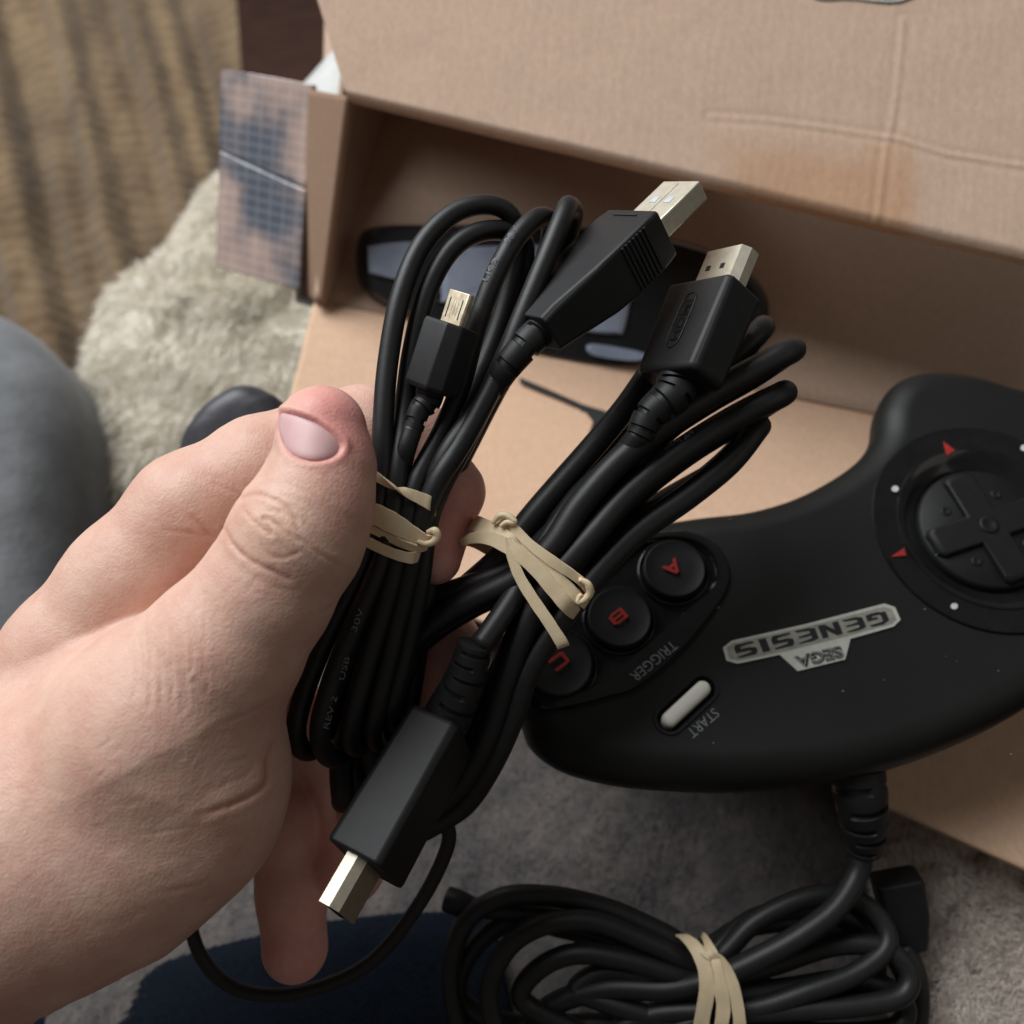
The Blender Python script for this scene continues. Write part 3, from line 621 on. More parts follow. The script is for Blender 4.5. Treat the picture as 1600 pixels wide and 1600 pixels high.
ctext('TRIGGER', (1048, 1002), (982, 1056), 16, .0014, M['grey_text'], bez)
ctext('START', (1114, 1106), (1072, 1142), 15, .0003, M['grey_text'], ctrl)
# start button in its recess
V, Fc = [], []
e = nrm(S1 - S0); pn = np.array([-e[1], e[0]])
def capsule(r, n=12):
    return [S1 + r * (math.cos(a) * e + math.sin(a) * pn) for a in np.linspace(-math.pi / 2, math.pi / 2, n)] + [S0 + r * (math.cos(a) * e + math.sin(a) * pn) for a in np.linspace(math.pi / 2, 3 * math.pi / 2, n)]
secs = [(.0022, -.0032), (.0022, .0004), (.0019, .0012), (.0013, .0017), (.0006, .0019)]; n = 24
V = [cl(p, h) for r, h in secs for p in capsule(r)]; Fc = [(k * n + i, k * n + (i + 1) % n, (k + 1) * n + (i + 1) % n, (k + 1) * n + i) for k in range(len(secs) - 1) for i in range(n)] + [tuple(range((len(secs) - 1) * n, len(secs) * n))]
o = mesh('start_button', V, Fc, M['start'], ctrl, cam_space=True, sharp=60); fix_normals(o)
secs = [(.0047, -.0002), (.0045, .0006), (.0036, .0006), (.0033, -.0010), (.0031, -.0030)]
V = [cl(p, h) for r, h in secs for p in capsule(r)]; Fc = [(k * n + i, k * n + (i + 1) % n, (k + 1) * n + (i + 1) % n, (k + 1) * n + i) for k in range(len(secs) - 1) for i in range(n)]
o = mesh('start_surround', V, Fc, M['satin'], ctrl, cam_space=True, sharp=60); fix_normals(o)
# badge, traced outline
bz = lambda L_: [(1120 + x / 5.333, 900 + y / 5.333) for x, y in L_]
badge = flat('badge', bz([(50, 600), (120, 545), (740, 405), (1390, 235), (1480, 265), (1525, 370), (1470, 425), (1110, 528), (1065, 700), (670, 797), (520, 660), (170, 735), (80, 710)]), .0006, M['badge'], ctrl, .0006)
flat('badge_field', bz([(78, 605), (130, 565), (740, 430), (1385, 262), (1455, 285), (1490, 368), (1450, 405), (1080, 505), (540, 635), (175, 710), (98, 690)]), .00072, M['badge_in'], badge, .0001)
Lt = {'G': [[(0, .1), (.3, .05), (.3, .95), (0, .8)], [(.3, .78), (1, .86), (.85, 1), (.3, 1)], [(.3, 0), (.72, 0), (.72, .22), (.3, .22)], [(.72, 0), (1, .08), (1, .52), (.72, .52)], [(.45, .36), (.72, .36), (.72, .52), (.5, .52)]],
      'E': [[(0, .12), (.3, 0), (.3, 1), (0, .88)], [(.3, .8), (1, .93), (.9, 1), (.3, 1)], [(.3, .4), (.95, .5), (.85, .58), (.3, .6)], [(.3, 0), (1, 0), (.9, .12), (.3, .2)]],
      'N': [[(0, 0), (.3, 0), (.3, 1), (0, 1)], [(.7, 0), (1, 0), (1, 1), (.7, 1)], [(.3, .55), (.7, 0), (.7, .42), (.3, 1)]],
      'S': [[(0, .5), (.3, .39), (.3, .78), (0, .78)], [(0, .78), (.3, .78), (1, .9), (.9, 1), (.12, 1)], [(.3, .39), (.7, .39), (1, .5), (1, .61), (.3, .61)], [(.7, .22), (1, .22), (1, .5), (.7, .39)], [(.1, 0), (.9, 0), (1, .22), (0, .12)]],
      'I': [[(.1, 0), (.9, 0), (.9, 1), (.1, 1)]]}
q0, q1 = bz([(1415, 345), (150, 640)]); q0, q1 = np.array(q0), np.array(q1); word = 'GENESIS'; wd = {'I': .45}
tot = sum(wd.get(c, 1) for c in word) + .17 * (len(word) - 1); ex, ey = cbasis(q0, q1); Lw = np.linalg.norm(cpt(*q1) - cpt(*q0)); x = 0
org = cpt(*q0, .0009) - ey * (10.5 / F * .285)
for c in word:
    wc = wd.get(c, 1); V = []; Fc = []
    for poly in Lt[c]:
        b0 = len(V); V += [org + ex * (x + p[0] * wc) * Lw / tot + ey * p[1] * (21 / F * .285) for p in poly]; Fc.append(tuple(range(b0, b0 + len(poly))))
    mesh('letter', V, Fc, M['ink'], badge, smooth=False, cam_space=True); x += wc + .17
ctext('SEGA', bz([(1020, 585)])[0], bz([(635, 680)])[0], 19, .0009, M['ink'], badge, 'letters', .045)
ctext('SEGA', bz([(1015, 590)])[0], bz([(640, 682)])[0], 17.5, .00098, M['ink_lt'], badge, 'letter_lines', -.012)
rq = random.Random(11); V = []; Fc = []
for i in range(26):
    x, y = rq.uniform(1000, 1580), rq.uniform(800, 1180); r_ = rq.uniform(.8, 1.9)
    if abs(y - (1010 - (x - 1150) * .2)) < 60 and x < 1420: continue
    b0 = len(V); V += [cpt(x + r_ * math.cos(a) * rq.uniform(.5, 1.4), y + r_ * math.sin(a) * .7, .00025) for a in (0, 1.3, 2.6, 3.9, 5.2)]; Fc.append(tuple(range(b0, b0 + 5)))
q = mesh('dust', V, Fc, M['grey_text'], ctrl, smooth=False, cam_space=True); q['kind'] = 'stuff'
# cord boot on the gamepad
def strain(P, r, slots=8, seg=40, n=26, deep=.80, ph=0):
    def rf(t, a):
        s = t * slots; k = np.floor(s); fr = s - k; on = (fr > .36) & (fr < .64) & (t > .05) & (t < .97)
        side = np.cos(a * 1 + (k % 2) * math.pi / 2 * 1 + ph); return np.where(on & (np.abs(side) > .38), deep, 1.0)
    return tube(P, r, n=n, seg=seg, radfun=rf)
V, Fc = strain([C(1337, 1182, .2815), C(1344, 1240, .2815), C(1350, 1290, .2850), C(1352, 1328, .288)], [.0078, .0078, .0068, .0052], 6, ph=.4)
o = mesh('cord_boot', V, Fc, M['plug'], ctrl, cam_space=True, sharp=35)

# ------------------------------------------------------------------ cords
def loop2(front, dd=.009, shift=(5, 5), r=.0023, **k):
    f = [np.array(p, float) for p in front]
    back = [np.array([p[0] + shift[0], p[1] + shift[1], p[2] + dd]) for p in f[1:-1]][::-1]
    e0 = f[0] + np.array([0, 0, dd * .5]); e1 = f[-1] + np.array([0, 0, dd * .5])
    pts = [C(*p) for p in f] + [C(*(f[-1] * .0 + np.array([f[-1][0] , f[-1][1], f[-1][2] + dd])))] + [C(*p) for p in back] + [C(f[0][0], f[0][1], f[0][2] + dd)]
    return tube(pts, r, closed=True, **k)
# USB cable bundle
usb = thing('usb_cable', 'thin black USB cable folded up, micro plug and wide plug at its top', 'cable', W(620, 900, .235))
r1 = .00255
strands = []
def cl_loop(L_, r): strands.append(tube(pc(L_), r, closed=True, n=7, seg=16))
cl_loop([(462, 1140, .2330), (478, 1075, .2325), (512, 990, .2310), (555, 900, .2292), (583, 820, .2285), (596, 740, .2285), (599, 650, .2288), (607, 560, .2298), (625, 465, .231), (658, 385, .2335), (708, 334, .2365), (762, 320, .239), (800, 340, .242), (806, 400, .246), (775, 520, .246), (705, 680, .241), (645, 800, .2365), (590, 950, .241), (535, 1080, .2445), (500, 1160, .2435), (474, 1172, .238)], r1)
cl_loop([(500, 1140, .230), (520, 1060, .2290), (552, 980, .2283), (590, 890, .2278), (612, 810, .2278), (622, 730, .2290), (633, 630, .2335), (645, 545, .2345), (668, 455, .2350), (705, 390, .2360), (752, 362, .2385), (800, 365, .243), (820, 400, .248), (785, 560, .25), (705, 700, .2435), (655, 800, .2385), (615, 950, .2425), (575, 1080, .2455), (540, 1170, .2435), (513, 1182, .237)], r1)
cl_loop([(548, 1130, .2325), (578, 1020, .2305), (608, 920, .2290), (632, 820, .2282), (652, 750, .2300), (692, 672, .2335), (722, 596, .2335), (744, 512, .2320), (772, 435, .2315), (805, 374, .2330), (838, 342, .2365), (858, 346, .2415), (856, 390, .247), (815, 490, .2525), (735, 655, .2465), (672, 800, .2410), (640, 950, .2440), (600, 1080, .2465), (572, 1155, .2440), (552, 1165, .2380)], r1)
cl_loop([(585, 1125, .2345), (612, 1010, .2320), (638, 900, .2300), (657, 820, .2283), (682, 755, .2280), (722, 692, .2285), (765, 612, .2290), (795, 545, .2295), (826, 470, .2300), (858, 392, .2315), (880, 338, .2345), (889, 322, .2390), (893, 350, .2455), (845, 480, .2560), (750, 660, .2490), (686, 800, .2420), (665, 950, .2440), (630, 1080, .2465), (603, 1150, .2450), (588, 1158, .2400)], r1)
cl_loop([(612, 1110, .2370), (636, 1010, .2345), (656, 910, .2325), (668, 820, .2320), (690, 760, .2320), (728, 690, .2330), (775, 600, .2400), (835, 515, .2490), (840, 500, .2550), (760, 640, .2520), (690, 780, .2440), (668, 900, .2450), (650, 1040, .2470), (632, 1130, .2450)], r1)
strands.append(tube(pc([(646, 668, .2285), (634, 706, .2288), (622, 760, .2325), (608, 850, .2345), (575, 960, .2360), (530, 1080, .2380), (500, 1150, .2400)]), r1 * .92, n=7, seg=16))
strands.append(tube(pc([(772, 606, .2310), (735, 655, .2300), (698, 710, .2292), (668, 775, .2310), (648, 850, .2330), (615, 960, .2350), (570, 1090, .2400)]), r1, n=7, seg=16))
V, Fc = join(strands); mesh('cord', V, Fc, M['cord'], usb, cam_space=True)
def arrow_px(p0, d0, v3, L_):  # displacement in px-space (x right, y down, z toward camera) -> camera unit vector
    return nrm(np.array([v3[0], -v3[1], v3[2]], float))
def box_on(o, ax, wx, hx, s, wpos, h, ls, lw, lh, m, name, parent):
    V, Fc = loft(o + ax * s + wx * wpos + hx * h, ax, wx, hx, [(-ls / 2, lw / 2, lh / 2, .00003), (ls / 2, lw / 2, lh / 2, .00003)]); q = mesh(name, V, Fc, m, parent, smooth=False, cam_space=True); fix_normals(q); return q
def facing(ax, wx, hx): return hx if hx[2] > 0 else -hx
# wide USB plug
A = arrow_px(0, 0, (71, -73, -26), 0); Wv = arrow_px(0, 0, (50, 15, 60), 0); A, Wv, H = frame(A, Wv); H = facing(A, Wv, H)
c0 = C(1004, 362, .238)
pl = mesh('plug', *loft(c0, A, Wv, H, [(0, .0092, .0064, .0006), (-.004, .0096, .0068, .0006), (-.016, .0096, .0068, .0006), (-.022, .0092, .0066, .0008), (-.034, .0064, .0056, .0012), (-.0385, .0058, .0050, .0012)]), M['plug'], usb, cam_space=True, sharp=25); fix_normals(pl); bevel(pl, .0005, 3)
sh = mesh('shell', *loft(c0, A, Wv, H, [(-.001, .0066, .0027, .0003), (.0168, .0066, .0027, .0003)]), M['metal'], pl, cam_space=True, sharp=25); fix_normals(sh); bevel(sh, .0002, 2)
for wp in (-.0026, .0026): box_on(c0, A, Wv, H, .0092, wp, .00272, .0024, .0021, .0002, M['holew'], 'shell_window', pl)
box_on(c0, A, Wv, H, .0082, 0, .00272, .015, .00012, .0001, M['hole'], 'seam', pl)
for k in range(7): box_on(c0, A, Wv, H, -.006 - k * .0013, .0096, 0, .0006, .0009, .0120, M['plug'], 'grip_rib', pl)
box_on(c0, A, Wv, H, -.0025, 0, .0068, .0004, .0085, .0003, M['hole'], 'moulding_line', pl)
e0 = c0 - A * .038
V, Fc = strain([e0, e0 - A * .005, (e0 - A * .010) * .6 + pc([(778, 598, .2312)])[0] * .4, pc([(772, 606, .2310)])[0]], [.0039, .0038, .0034, .0030], 4, ph=.3); mesh('cord_boot', V, Fc, M['plug'], usb, cam_space=True, sharp=35)
# micro plug
A = arrow_px(0, 0, (16, -47, 8), 0); Wv = arrow_px(0, 0, (34, 15, 30), 0); A, Wv, H = frame(A, Wv); H = facing(A, Wv, H)
c0 = C(707, 506, .2262)
pl = mesh('micro_plug', *loft(c0, A, Wv, H, [(0, .0062, .0052, .0026), (-.0010, .0066, .0056, .0028), (-.0155, .0066, .0056, .0028), (-.0165, .0060, .0050, .0026)]), M['plug'], usb, cam_space=True, sharp=25); fix_normals(pl); bevel(pl, .0003, 2)
sh = mesh('micro_shell', *loft(c0, A, Wv, H, [(-.0005, .0037, .0010, .0004), (.0076, .0037, .0010, .0004)]), M['gold'], pl, cam_space=True, sharp=25); fix_normals(sh); bevel(sh, .00015, 2)
for wp in (-.0021, .0021): box_on(c0, A, Wv, H, .0035, wp, .00101, .0048, .00035, .0001, M['hole'], 'latch_slot', pl)
for wp in (-.0009, 0, .0009): box_on(c0, A, Wv, H, .0034, wp, .00101, .0042, .0003, .0001, M['gold'], 'raised_line', pl)
e0 = c0 - A * .0163
V, Fc = strain([e0, e0 - A * .003, *pc([(656, 640, .2287), (646, 670, .2285)])], [.0034, .0032, .0027, .0024], 4, ph=.1); mesh('cord_boot', V, Fc, M['plug'], usb, cam_space=True, sharp=35)

# HDMI cable bundle
hd = thing('hdmi_cable', 'thick black HDMI cable folded in a fan, one plug up and one plug down', 'cable', W(850, 900, .245))
r2 = .00335; S2 = []
def L2p(front, dd=.0095, sh=(6, 5), r=r2): S2.append(loop2(front, dd, sh, r, n=7, seg=16))
L2p([(1232, 550, .2425), (1170, 582, .2400), (1100, 622, .2378), (1030, 668, .2362), (965, 722, .2355), (905, 790, .2353), (862, 855, .2355), (805, 905, .2375), (725, 945, .2400), (652, 995, .2425), (602, 1065, .2450), (580, 1140, .2480), (590, 1205, .2510), (604, 1256, .2535)])
L2p([(1218, 618, .2455), (1150, 652, .2430), (1065, 705, .2400), (985, 768, .2380), (925, 835, .2365), (866, 905, .2365), (818, 985, .2375), (786, 1070, .2395), (760, 1150, .2425), (720, 1220, .2470), (665, 1270, .2510)])
L2p([(1180, 672, .2500), (1140, 722, .2470), (1075, 775, .2445), (1000, 828, .2420), (942, 885, .2400), (890, 950, .2395), (828, 1040, .2400), (800, 1120, .2425), (766, 1195, .2465), (725, 1255, .2520), (670, 1290, .2560)], .0095, (-6, 0))
L2p([(1185, 520, .2530), (1120, 590, .2500), (1050, 655, .2450), (985, 712, .2420), (925, 775, .2400), (868, 830, .2400), (815, 878, .2425), (745, 920, .2450), (655, 960, .2480), (588, 1020, .2500), (552, 1110, .2520), (534, 1190, .2530), (536, 1245, .2545)], r=.0032)
L2p([(1120, 738, .2580), (1060, 775, .2540), (1000, 812, .2490), (945, 855, .2450), (890, 905, .2425), (822, 985, .2450), (772, 1090, .2490), (736, 1180, .2530)], .0095, (-6, 0))
L2p([(1010, 590, .2530), (975, 640, .2490), (925, 700, .2450), (872, 760, .2430), (825, 815, .2420), (785, 868, .2430), (700, 945, .2500), (630, 1030, .2560), (600, 1100, .2590)], r=.0032)
L2p([(900, 830, .2410), (850, 862, .2415), (790, 893, .2425), (722, 920, .2440), (650, 942, .2480), (590, 990, .2510), (560, 1080, .2540), (552, 1170, .2560), (560, 1235, .2570)], r=.0031)
L2p([(892, 850, .2385), (862, 900, .2380), (830, 950, .2385), (802, 1010, .2395), (780, 1070, .2415), (748, 1140, .2445), (700, 1210, .2490), (650, 1262, .2530)])
S2.append(tube(pc([(1002, 676, .2335), (962, 724, .2375), (905, 775, .2405), (860, 838, .2395), (820, 905, .2380), (785, 960, .2340), (750, 1010, .2310)]), .0029, n=7, seg=16))
S2.append(tube(pc([(690, 1270, .2530), (700, 1320, .2580), (650, 1420, .2650), (570, 1510, .2720), (460, 1552, .2780), (370, 1545, .2800), (315, 1495, .2800), (298, 1420, .2780), (330, 1330, .2740)]), .0020, n=8, seg=14))
V, Fc = join(S2); mesh('cord', V, Fc, M['cord'], hd, cam_space=True)
def hdmi(c0, A, Wv, H, L_, parent, nm, bw=.0108, bh=.0062):
    pl = mesh(nm, *loft(c0, A, Wv, H, [(0, bw, bh, .0012), (-.001, bw + .0002, bh + .0002, .0012), (-L_ + .001, bw - .0004, bh - .0002, .0014), (-L_, bw - .0010, bh - .0008, .0014)]), M['plug'], parent, cam_space=True, sharp=25); fix_normals(pl); bevel(pl, .0007, 3)
    w_, h_ = .0074, .0024
    pr = [(w_, h_), (-w_, h_), (-w_, -h_ * .15), (-w_ + .0016, -h_), (w_ - .0016, -h_), (w_, -h_ * .15)]
    V = [c0 + A * s + Wv * a + H * b_ for s in (-.001, .0118) for a, b_ in pr] + [c0 + A * .0118 + Wv * a * .93 + H * b_ * .8 for a, b_ in pr] + [c0 + A * .004 + Wv * a * .93 + H * b_ * .8 for a, b_ in pr]
    Fc = [(k * 6 + i, k * 6 + (i + 1) % 6, (k + 1) * 6 + (i + 1) % 6, (k + 1) * 6 + i) for k in range(2) for i in range(6)]
    sh = mesh('shell', V[:18], Fc, M['metal'], pl, cam_space=True, sharp=25)
    Fi = [(i, 6 + i, 6 + (i + 1) % 6, (i + 1) % 6) for i in range(6)] + [tuple(range(6, 12))]
    mesh('opening', V[12:], Fi, M['hole'], pl, smooth=False, cam_space=True)
    box_on(c0, A, Wv, H, .0085, 0, 0, .0060, .0105, .0012, M['plug'], 'tongue', pl)
    return pl
A = arrow_px(0, 0, (65, -148, -34), 0); Wv = arrow_px(0, 0, (75, 8, 110), 0); A, Wv, H = frame(A, Wv); H = facing(A, Wv, H)
c0 = C(1116, 458, .2400)
pl = hdmi(c0, A, Wv, -H, .0255, hd, 'plug')
for wp in (-.0030, .0018): box_on(c0, A, Wv, H, .0062, wp, .00245, .0014, .0014, .0002, M['hole'], 'latch_hole', pl)
# embossed mark on the plug face: outline capsule with lettering
def plug_text(s, c, ax, up, hn, Lw, hh, m, parent, name, off=0):
    V, Fc = text_mesh(s, 1, off); V[:, 0] -= (V[:, 0].max() + V[:, 0].min()) / 2; V[:, 1] -= V[:, 1].max() / 2; sx = Lw / (V[:, 0].max() - V[:, 0].min()); sy = hh / (V[:, 1].max() - V[:, 1].min())
    return mesh(name, c + V[:, :1] * sx * ax + V[:, 1:2] * sy * up, Fc, m, parent, smooth=False, cam_space=True)
fc = c0 - A * .0118 + H * .00642
M['emboss'] = mat('embossed_plastic', (.010, .010, .0105), .30, noise=400)
plug_text('HDMI', fc, A, np.cross(H, A), H, .0115, .0026, M['emboss'], pl, 'embossed_lettering', .02)
cap = [fc + A * (.0078 * np.sign(math.cos(t)) * abs(math.cos(t))**.35) + np.cross(H, A) * .0023 * math.sin(t) for t in np.linspace(0, 2 * math.pi, 28, endpoint=False)]
V, Fc = tube(cap, .00014, closed=True, n=1, seg=6); mesh('embossed_outline', V, Fc, M['emboss'], pl, cam_space=True)
e0 = c0 - A * .0253
V, Fc = strain([e0, e0 - A * .004, *pc([(1016, 648, .2335), (999, 682, .2335)])], [.0052, .0050, .0040, .0034], 5, ph=.2); mesh('cord_boot', V, Fc, M['plug'], hd, cam_space=True, sharp=35)
# lower plug
A = arrow_px(0, 0, (-105, 175, 105), 0); Wv = arrow_px(0, 0, (92, 24, 34), 0); A, Wv, H = frame(A, Wv); H = facing(A, Wv, H)
c0 = C(551, 1331, .2130) - H * .0104
pl = hdmi(c0, A, H, -Wv, .0365, hd, 'lower_plug', .0104, .0072)
bk = c0 - A * .035
V, Fc = strain([bk, bk * .75 + pc([(750, 1010, .2310)])[0] * .25, bk * .35 + pc([(750, 1010, .2310)])[0] * .65, pc([(742, 1006, .2312)])[0]], [.0062, .0060, .0050, .0042], 8, n=34, ph=.9); mesh('cord_boot', V, Fc, M['plug'], hd, cam_space=True, sharp=35)

# print running along the cords
def cord_text(s, p, q, d, rpx_off, hpx, parent, flip=False):
    """lettering wrapped on a cord whose axis runs p->q (pixels) at depth d"""
    a, b_ = C(*p, d), C(*q, d + (q[1] - p[1]) * 0); ax = nrm(b_ - a); up = nrm(np.cross(np.array([0, 0, 1.0]), ax)); Lw = np.linalg.norm(b_ - a); hh = hpx / F * d
    V, Fc = text_mesh(s, 1, .0); V[:, 0] -= V[:, 0].min(); V[:, 1] -= V[:, 1].max() / 2; V[:, 0] /= V[:, 0].max(); V[:, 1] *= hh / (V[:, 1].max() * 2 + 1e-9)
    rad = (r1 if parent is usb else r2) * 1.03; y0 = rpx_off / F * d; th = (V[:, 1] + y0) / rad
    P = a + V[:, :1] * Lw * ax + (np.sin(th) * rad)[:, None] * up + ((np.cos(th)) * rad)[:, None] * np.array([0, 0, 1.0])
    return mesh('cord_print', P, Fc, M['grey_text'] , parent, smooth=False, cam_space=True)
cord_text('USB', (759, 443), (778, 408), .2316, 1, 11, usb); cord_text('30V', (792, 384), (808, 360), .2322, 1, 11, usb)
cord_text('30V', (557, 985), (569, 950), .2278, 2, 9, usb); cord_text('USB', (540, 1060), (549, 1025), .2282, 4, 9, usb); cord_text('REV 2', (514, 1135), (528, 1085), .2290, 2, 9, usb)
cord_text('AWM 30V', (1040, 712), (1084, 680), .2410, 8, 9, hd)

# ------------------------------------------------------------------ rubber bands
g = 'tan rubber bands holding the cables'
rb = thing('rubber_band', 'tan rubber band wound round the thin cable beside the thumb', 'rubber band', W(625, 810, .227), g)
axd = C(655, 650, .23) - C(600, 950, .23)
bk1 = [(690, 812, .238, 14, 0), (650, 805, .2435, 16, 0), (600, 790, .2425, 14, 0), (572, 770, .236, 14, 0)]
def band(front, back, axis, parent, name='strand'):
    V, Fc = ribbon(list(front) + list(back), axis, True, n=9); o = mesh(name, V, Fc, M['rubber'], parent, cam_space=True, sharp=40); return o
band([(572, 732, .2262, 13, 0), (590, 746, .2250, 13, 10), (613, 760, .2245, 10, 60), (637, 770, .2248, 14, 170), (660, 780, .2252, 18, 180), (674, 788, .2265, 20, 180)], [(681, 800, .233, 18, 180), (660, 800, .2425, 16, 180), (610, 775, .2435, 14, 180), (574, 745, .237, 13, 90)], axd, rb)
band([(570, 795, .2262, 26, 0), (590, 805, .2248, 30, 0), (615, 818, .2243, 30, 5), (640, 832, .2247, 24, 10), (662, 843, .2250, 20, 20), (676, 838, .2262, 14, 60)], [(680, 832, .232, 14, 30), (660, 825, .2425, 16, 10), (610, 810, .2435, 20, 0), (574, 795, .237, 24, 0)], axd, rb)
band([(570, 820, .2272, 12, 0), (600, 836, .2255, 12, 20), (630, 850, .2250, 13, 30), (656, 857, .2253, 12, 40), (672, 850, .2262, 10, 50)], [(681, 842, .233, 12, 30), (655, 835, .243, 14, 0), (610, 825, .244, 14, 0), (572, 812, .237, 12, 0)], axd, rb)
band([(560, 838, .2272, 14, 0), (585, 852, .2252, 15, 0), (612, 864, .2246, 15, 5), (636, 871, .2250, 16, 5), (650, 870, .2262, 18, 10)], [(664, 862, .234, 14, 0), (645, 850, .243, 14, 0), (600, 845, .244, 14, 0), (566, 835, .238, 14, 0)], axd, rb)
V, Fc = tube(pc([(668, 832, .2250), (679, 829, .2242), (683, 838, .2245), (676, 847, .2246), (664, 850, .2244), (652, 846, .2243)]), [.0006, .0010, .0010, .0008, .0005], n=6, seg=10); mesh('knot', V, Fc, M['rubber'], rb, cam_space=True)
rb2 = thing('rubber_band', 'tan rubber band crossing the thick cable bundle with its end hanging loose', 'rubber band', W(840, 890, .233), g); 
ax2 = C(960, 760, .235) - C(790, 1000, .235)
band([(768, 824, .2385, 12, 30), (782, 808, .2350, 12, 60), (800, 822, .2325, 14, 20), (828, 850, .2315, 14, 0), (862, 876, .2312, 16, 10), (892, 896, .2316, 14, 20), (912, 912, .2330, 13, 10)], [(924, 930, .238, 14, 0), (905, 925, .2535, 14, 0), (850, 875, .2575, 16, 0), (790, 825, .2530, 14, 0), (764, 822, .2440, 12, 0)], ax2, rb2)
band([(790, 822, .2345, 14, 20), (818, 852, .2322, 14, 5), (850, 884, .2318, 17, 0), (880, 912, .2322, 19, -10), (903, 934, .2336, 18, -15)], [(915, 945, .239, 14, 0), (890, 935, .2535, 14, 0), (835, 880, .2575, 16, 0), (785, 835, .2530, 14, 0), (775, 822, .2420, 12, 0)], ax2, rb2)
band([(722, 848, .2390, 10, 60), (742, 840, .2350, 16, 40), (768, 842, .2325, 20, 10), (800, 858, .2313, 22, 0), (834, 885, .2310, 22, 0), (864, 920, .2313, 22, 0), (888, 948, .2325, 22, 0)], [(900, 960, .239, 18, 0), (880, 955, .253, 16, 0), (810, 890, .2585, 16, 0), (745, 850, .2540, 14, 0), (722, 848, .2450, 12, 20)], ax2, rb2)
band([(740, 818, .2410, 24, 0), (762, 826, .2350, 24, 0), (785, 836, .2328, 22, 0), (802, 850, .2320, 18, 0)], [(812, 870, .2350, 16, 0), (800, 880, .252, 16, 0), (760, 850, .2560, 18, 0), (738, 828, .2500, 20, 0)], ax2, rb2)
V, Fc = ribbon([(794, 840, .2317, 12, -30), (799, 868, .2311, 14, -20), (812, 902, .2308, 16, -15), (834, 938, .2308, 17, -10), (856, 970, .2310, 17, -5), (877, 1003, .2318, 18, 0), (880, 1010, .2330, 18, 0)], ax2 * np.array([-1, .1, 1]) * 0 + np.array([1.0, .45, .1]), False, n=9); mesh('loose_end', V, Fc, M['rubber'], rb2, cam_space=True, sharp=40)
V, Fc = tube(pc([(905, 905, .2312), (918, 912, .2314), (922, 926, .2322), (914, 936, .2330), (903, 940, .2332), (908, 928, .2325)]), [.0006, .0010, .0010, .0009, .0005], n=6, seg=10); mesh('knot', V, Fc, M['rubber'], rb2, cam_space=True)
V, Fc = tube(pc([(770, 818, .2330), (780, 806, .2322), (793, 806, .2318), (804, 816, .2316), (792, 816, .2318), (782, 822, .2322)]), [.0005, .0009, .0009, .0008, .0005], n=6, seg=10); mesh('knot', V, Fc, M['rubber'], rb2, cam_space=True)

# ------------------------------------------------------------------ controller cord coil
coil = thing('coiled_cord', 'coiled black gamepad cord tied in the middle, lying on the grey blanket', 'cord', W(1100, 1530, .30))
r3 = .0031; S3 = []
def cl3(L_): S3.append(tube(pc(L_), r3, closed=True, n=7, seg=16))
z = .296
S3.append(tube(pc([(1351, 1322, .2875), (1338, 1368, .287), (1305, 1420, .2835), (1250, 1462, .2815), (1180, 1500, .2815), (1110, 1530, .283), (1040, 1545, .286), (940, 1545, .290), (850, 1580, .294), (830, 1650, .296)]), .0034, n=8, seg=16))
cl3([(1105, 1505, .288), (1180, 1440, .290), (1262, 1402, .292), (1330, 1402, .293), (1378, 1440, .291), (1384, 1482, .288), (1335, 1522, .2855), (1260, 1550, .284), (1180, 1575, .284), (1100, 1578, .285), (1000, 1590, .288), (900, 1650, .29), (800, 1640, .29), (765, 1560, .289), (790, 1485, .287), (850, 1445, .286), (930, 1440, .286), (1020, 1475, .286)])
cl3([(1105, 1490, .290), (1170, 1440, .293), (1250, 1418, .295), (1320, 1430, .296), (1362, 1475, .296), (1360, 1540, .294), (1270, 1575, .292), (1180, 1590, .291), (1100, 1598, .292), (980, 1620, .294), (860, 1690, .296), (740, 1640, .297), (706, 1540, .297), (722, 1450, .295), (780, 1404, .293), (860, 1400, .292), (950, 1420, .291), (1030, 1455, .290)])
cl3([(1105, 1530, .287), (1200, 1510, .289), (1300, 1478, .290), (1380, 1480, .289), (1420, 1520, .287), (1405, 1558, .285), (1320, 1574, .284), (1210, 1580, .284), (1100, 1590, .285), (980, 1640, .288), (880, 1600, .290), (815, 1560, .290), (840, 1515, .288), (900, 1490, .287), (980, 1500, .286), (1050, 1520, .286)])
cl3([(1105, 1550, .286), (1220, 1545, .288), (1340, 1530, .290), (1410, 1560, .291), (1400, 1605, .290), (1300, 1615, .288), (1200, 1608, .287), (1100, 1605, .287), (990, 1580, .288), (930, 1560, .290), (900, 1545, .292), (940, 1520, .292), (1010, 1525, .289)])
cl3([(1105, 1480, .293), (1160, 1450, .296), (1250, 1440, .299), (1330, 1460, .300), (1400, 1500, .300), (1420, 1600, .299), (1300, 1640, .297), (1100, 1620, .295), (960, 1600, .297), (800, 1600, .300), (720, 1560, .301), (735, 1490, .300), (800, 1440, .298), (900, 1455, .296), (1020, 1490, .293)])
S3.append(tube(pc([(1410, 1480, .300), (1432, 1520, .298), (1436, 1580, .296), (1420, 1660, .295)]), r3, n=6, seg=16))
S3.append(tube(pc([(735, 1418, .299), (770, 1420, .297), (830, 1430, .295), (900, 1440, .293)]), r3, n=6, seg=16))
V, Fc = join(S3); mesh('cord', V, Fc, M['cord'], coil, cam_space=True)
A = nrm(C(1398, 1362, .300) - C(1422, 1478, .302)); Wv = np.array([1.0, 0, .1]); A, Wv, H = frame(A, Wv)
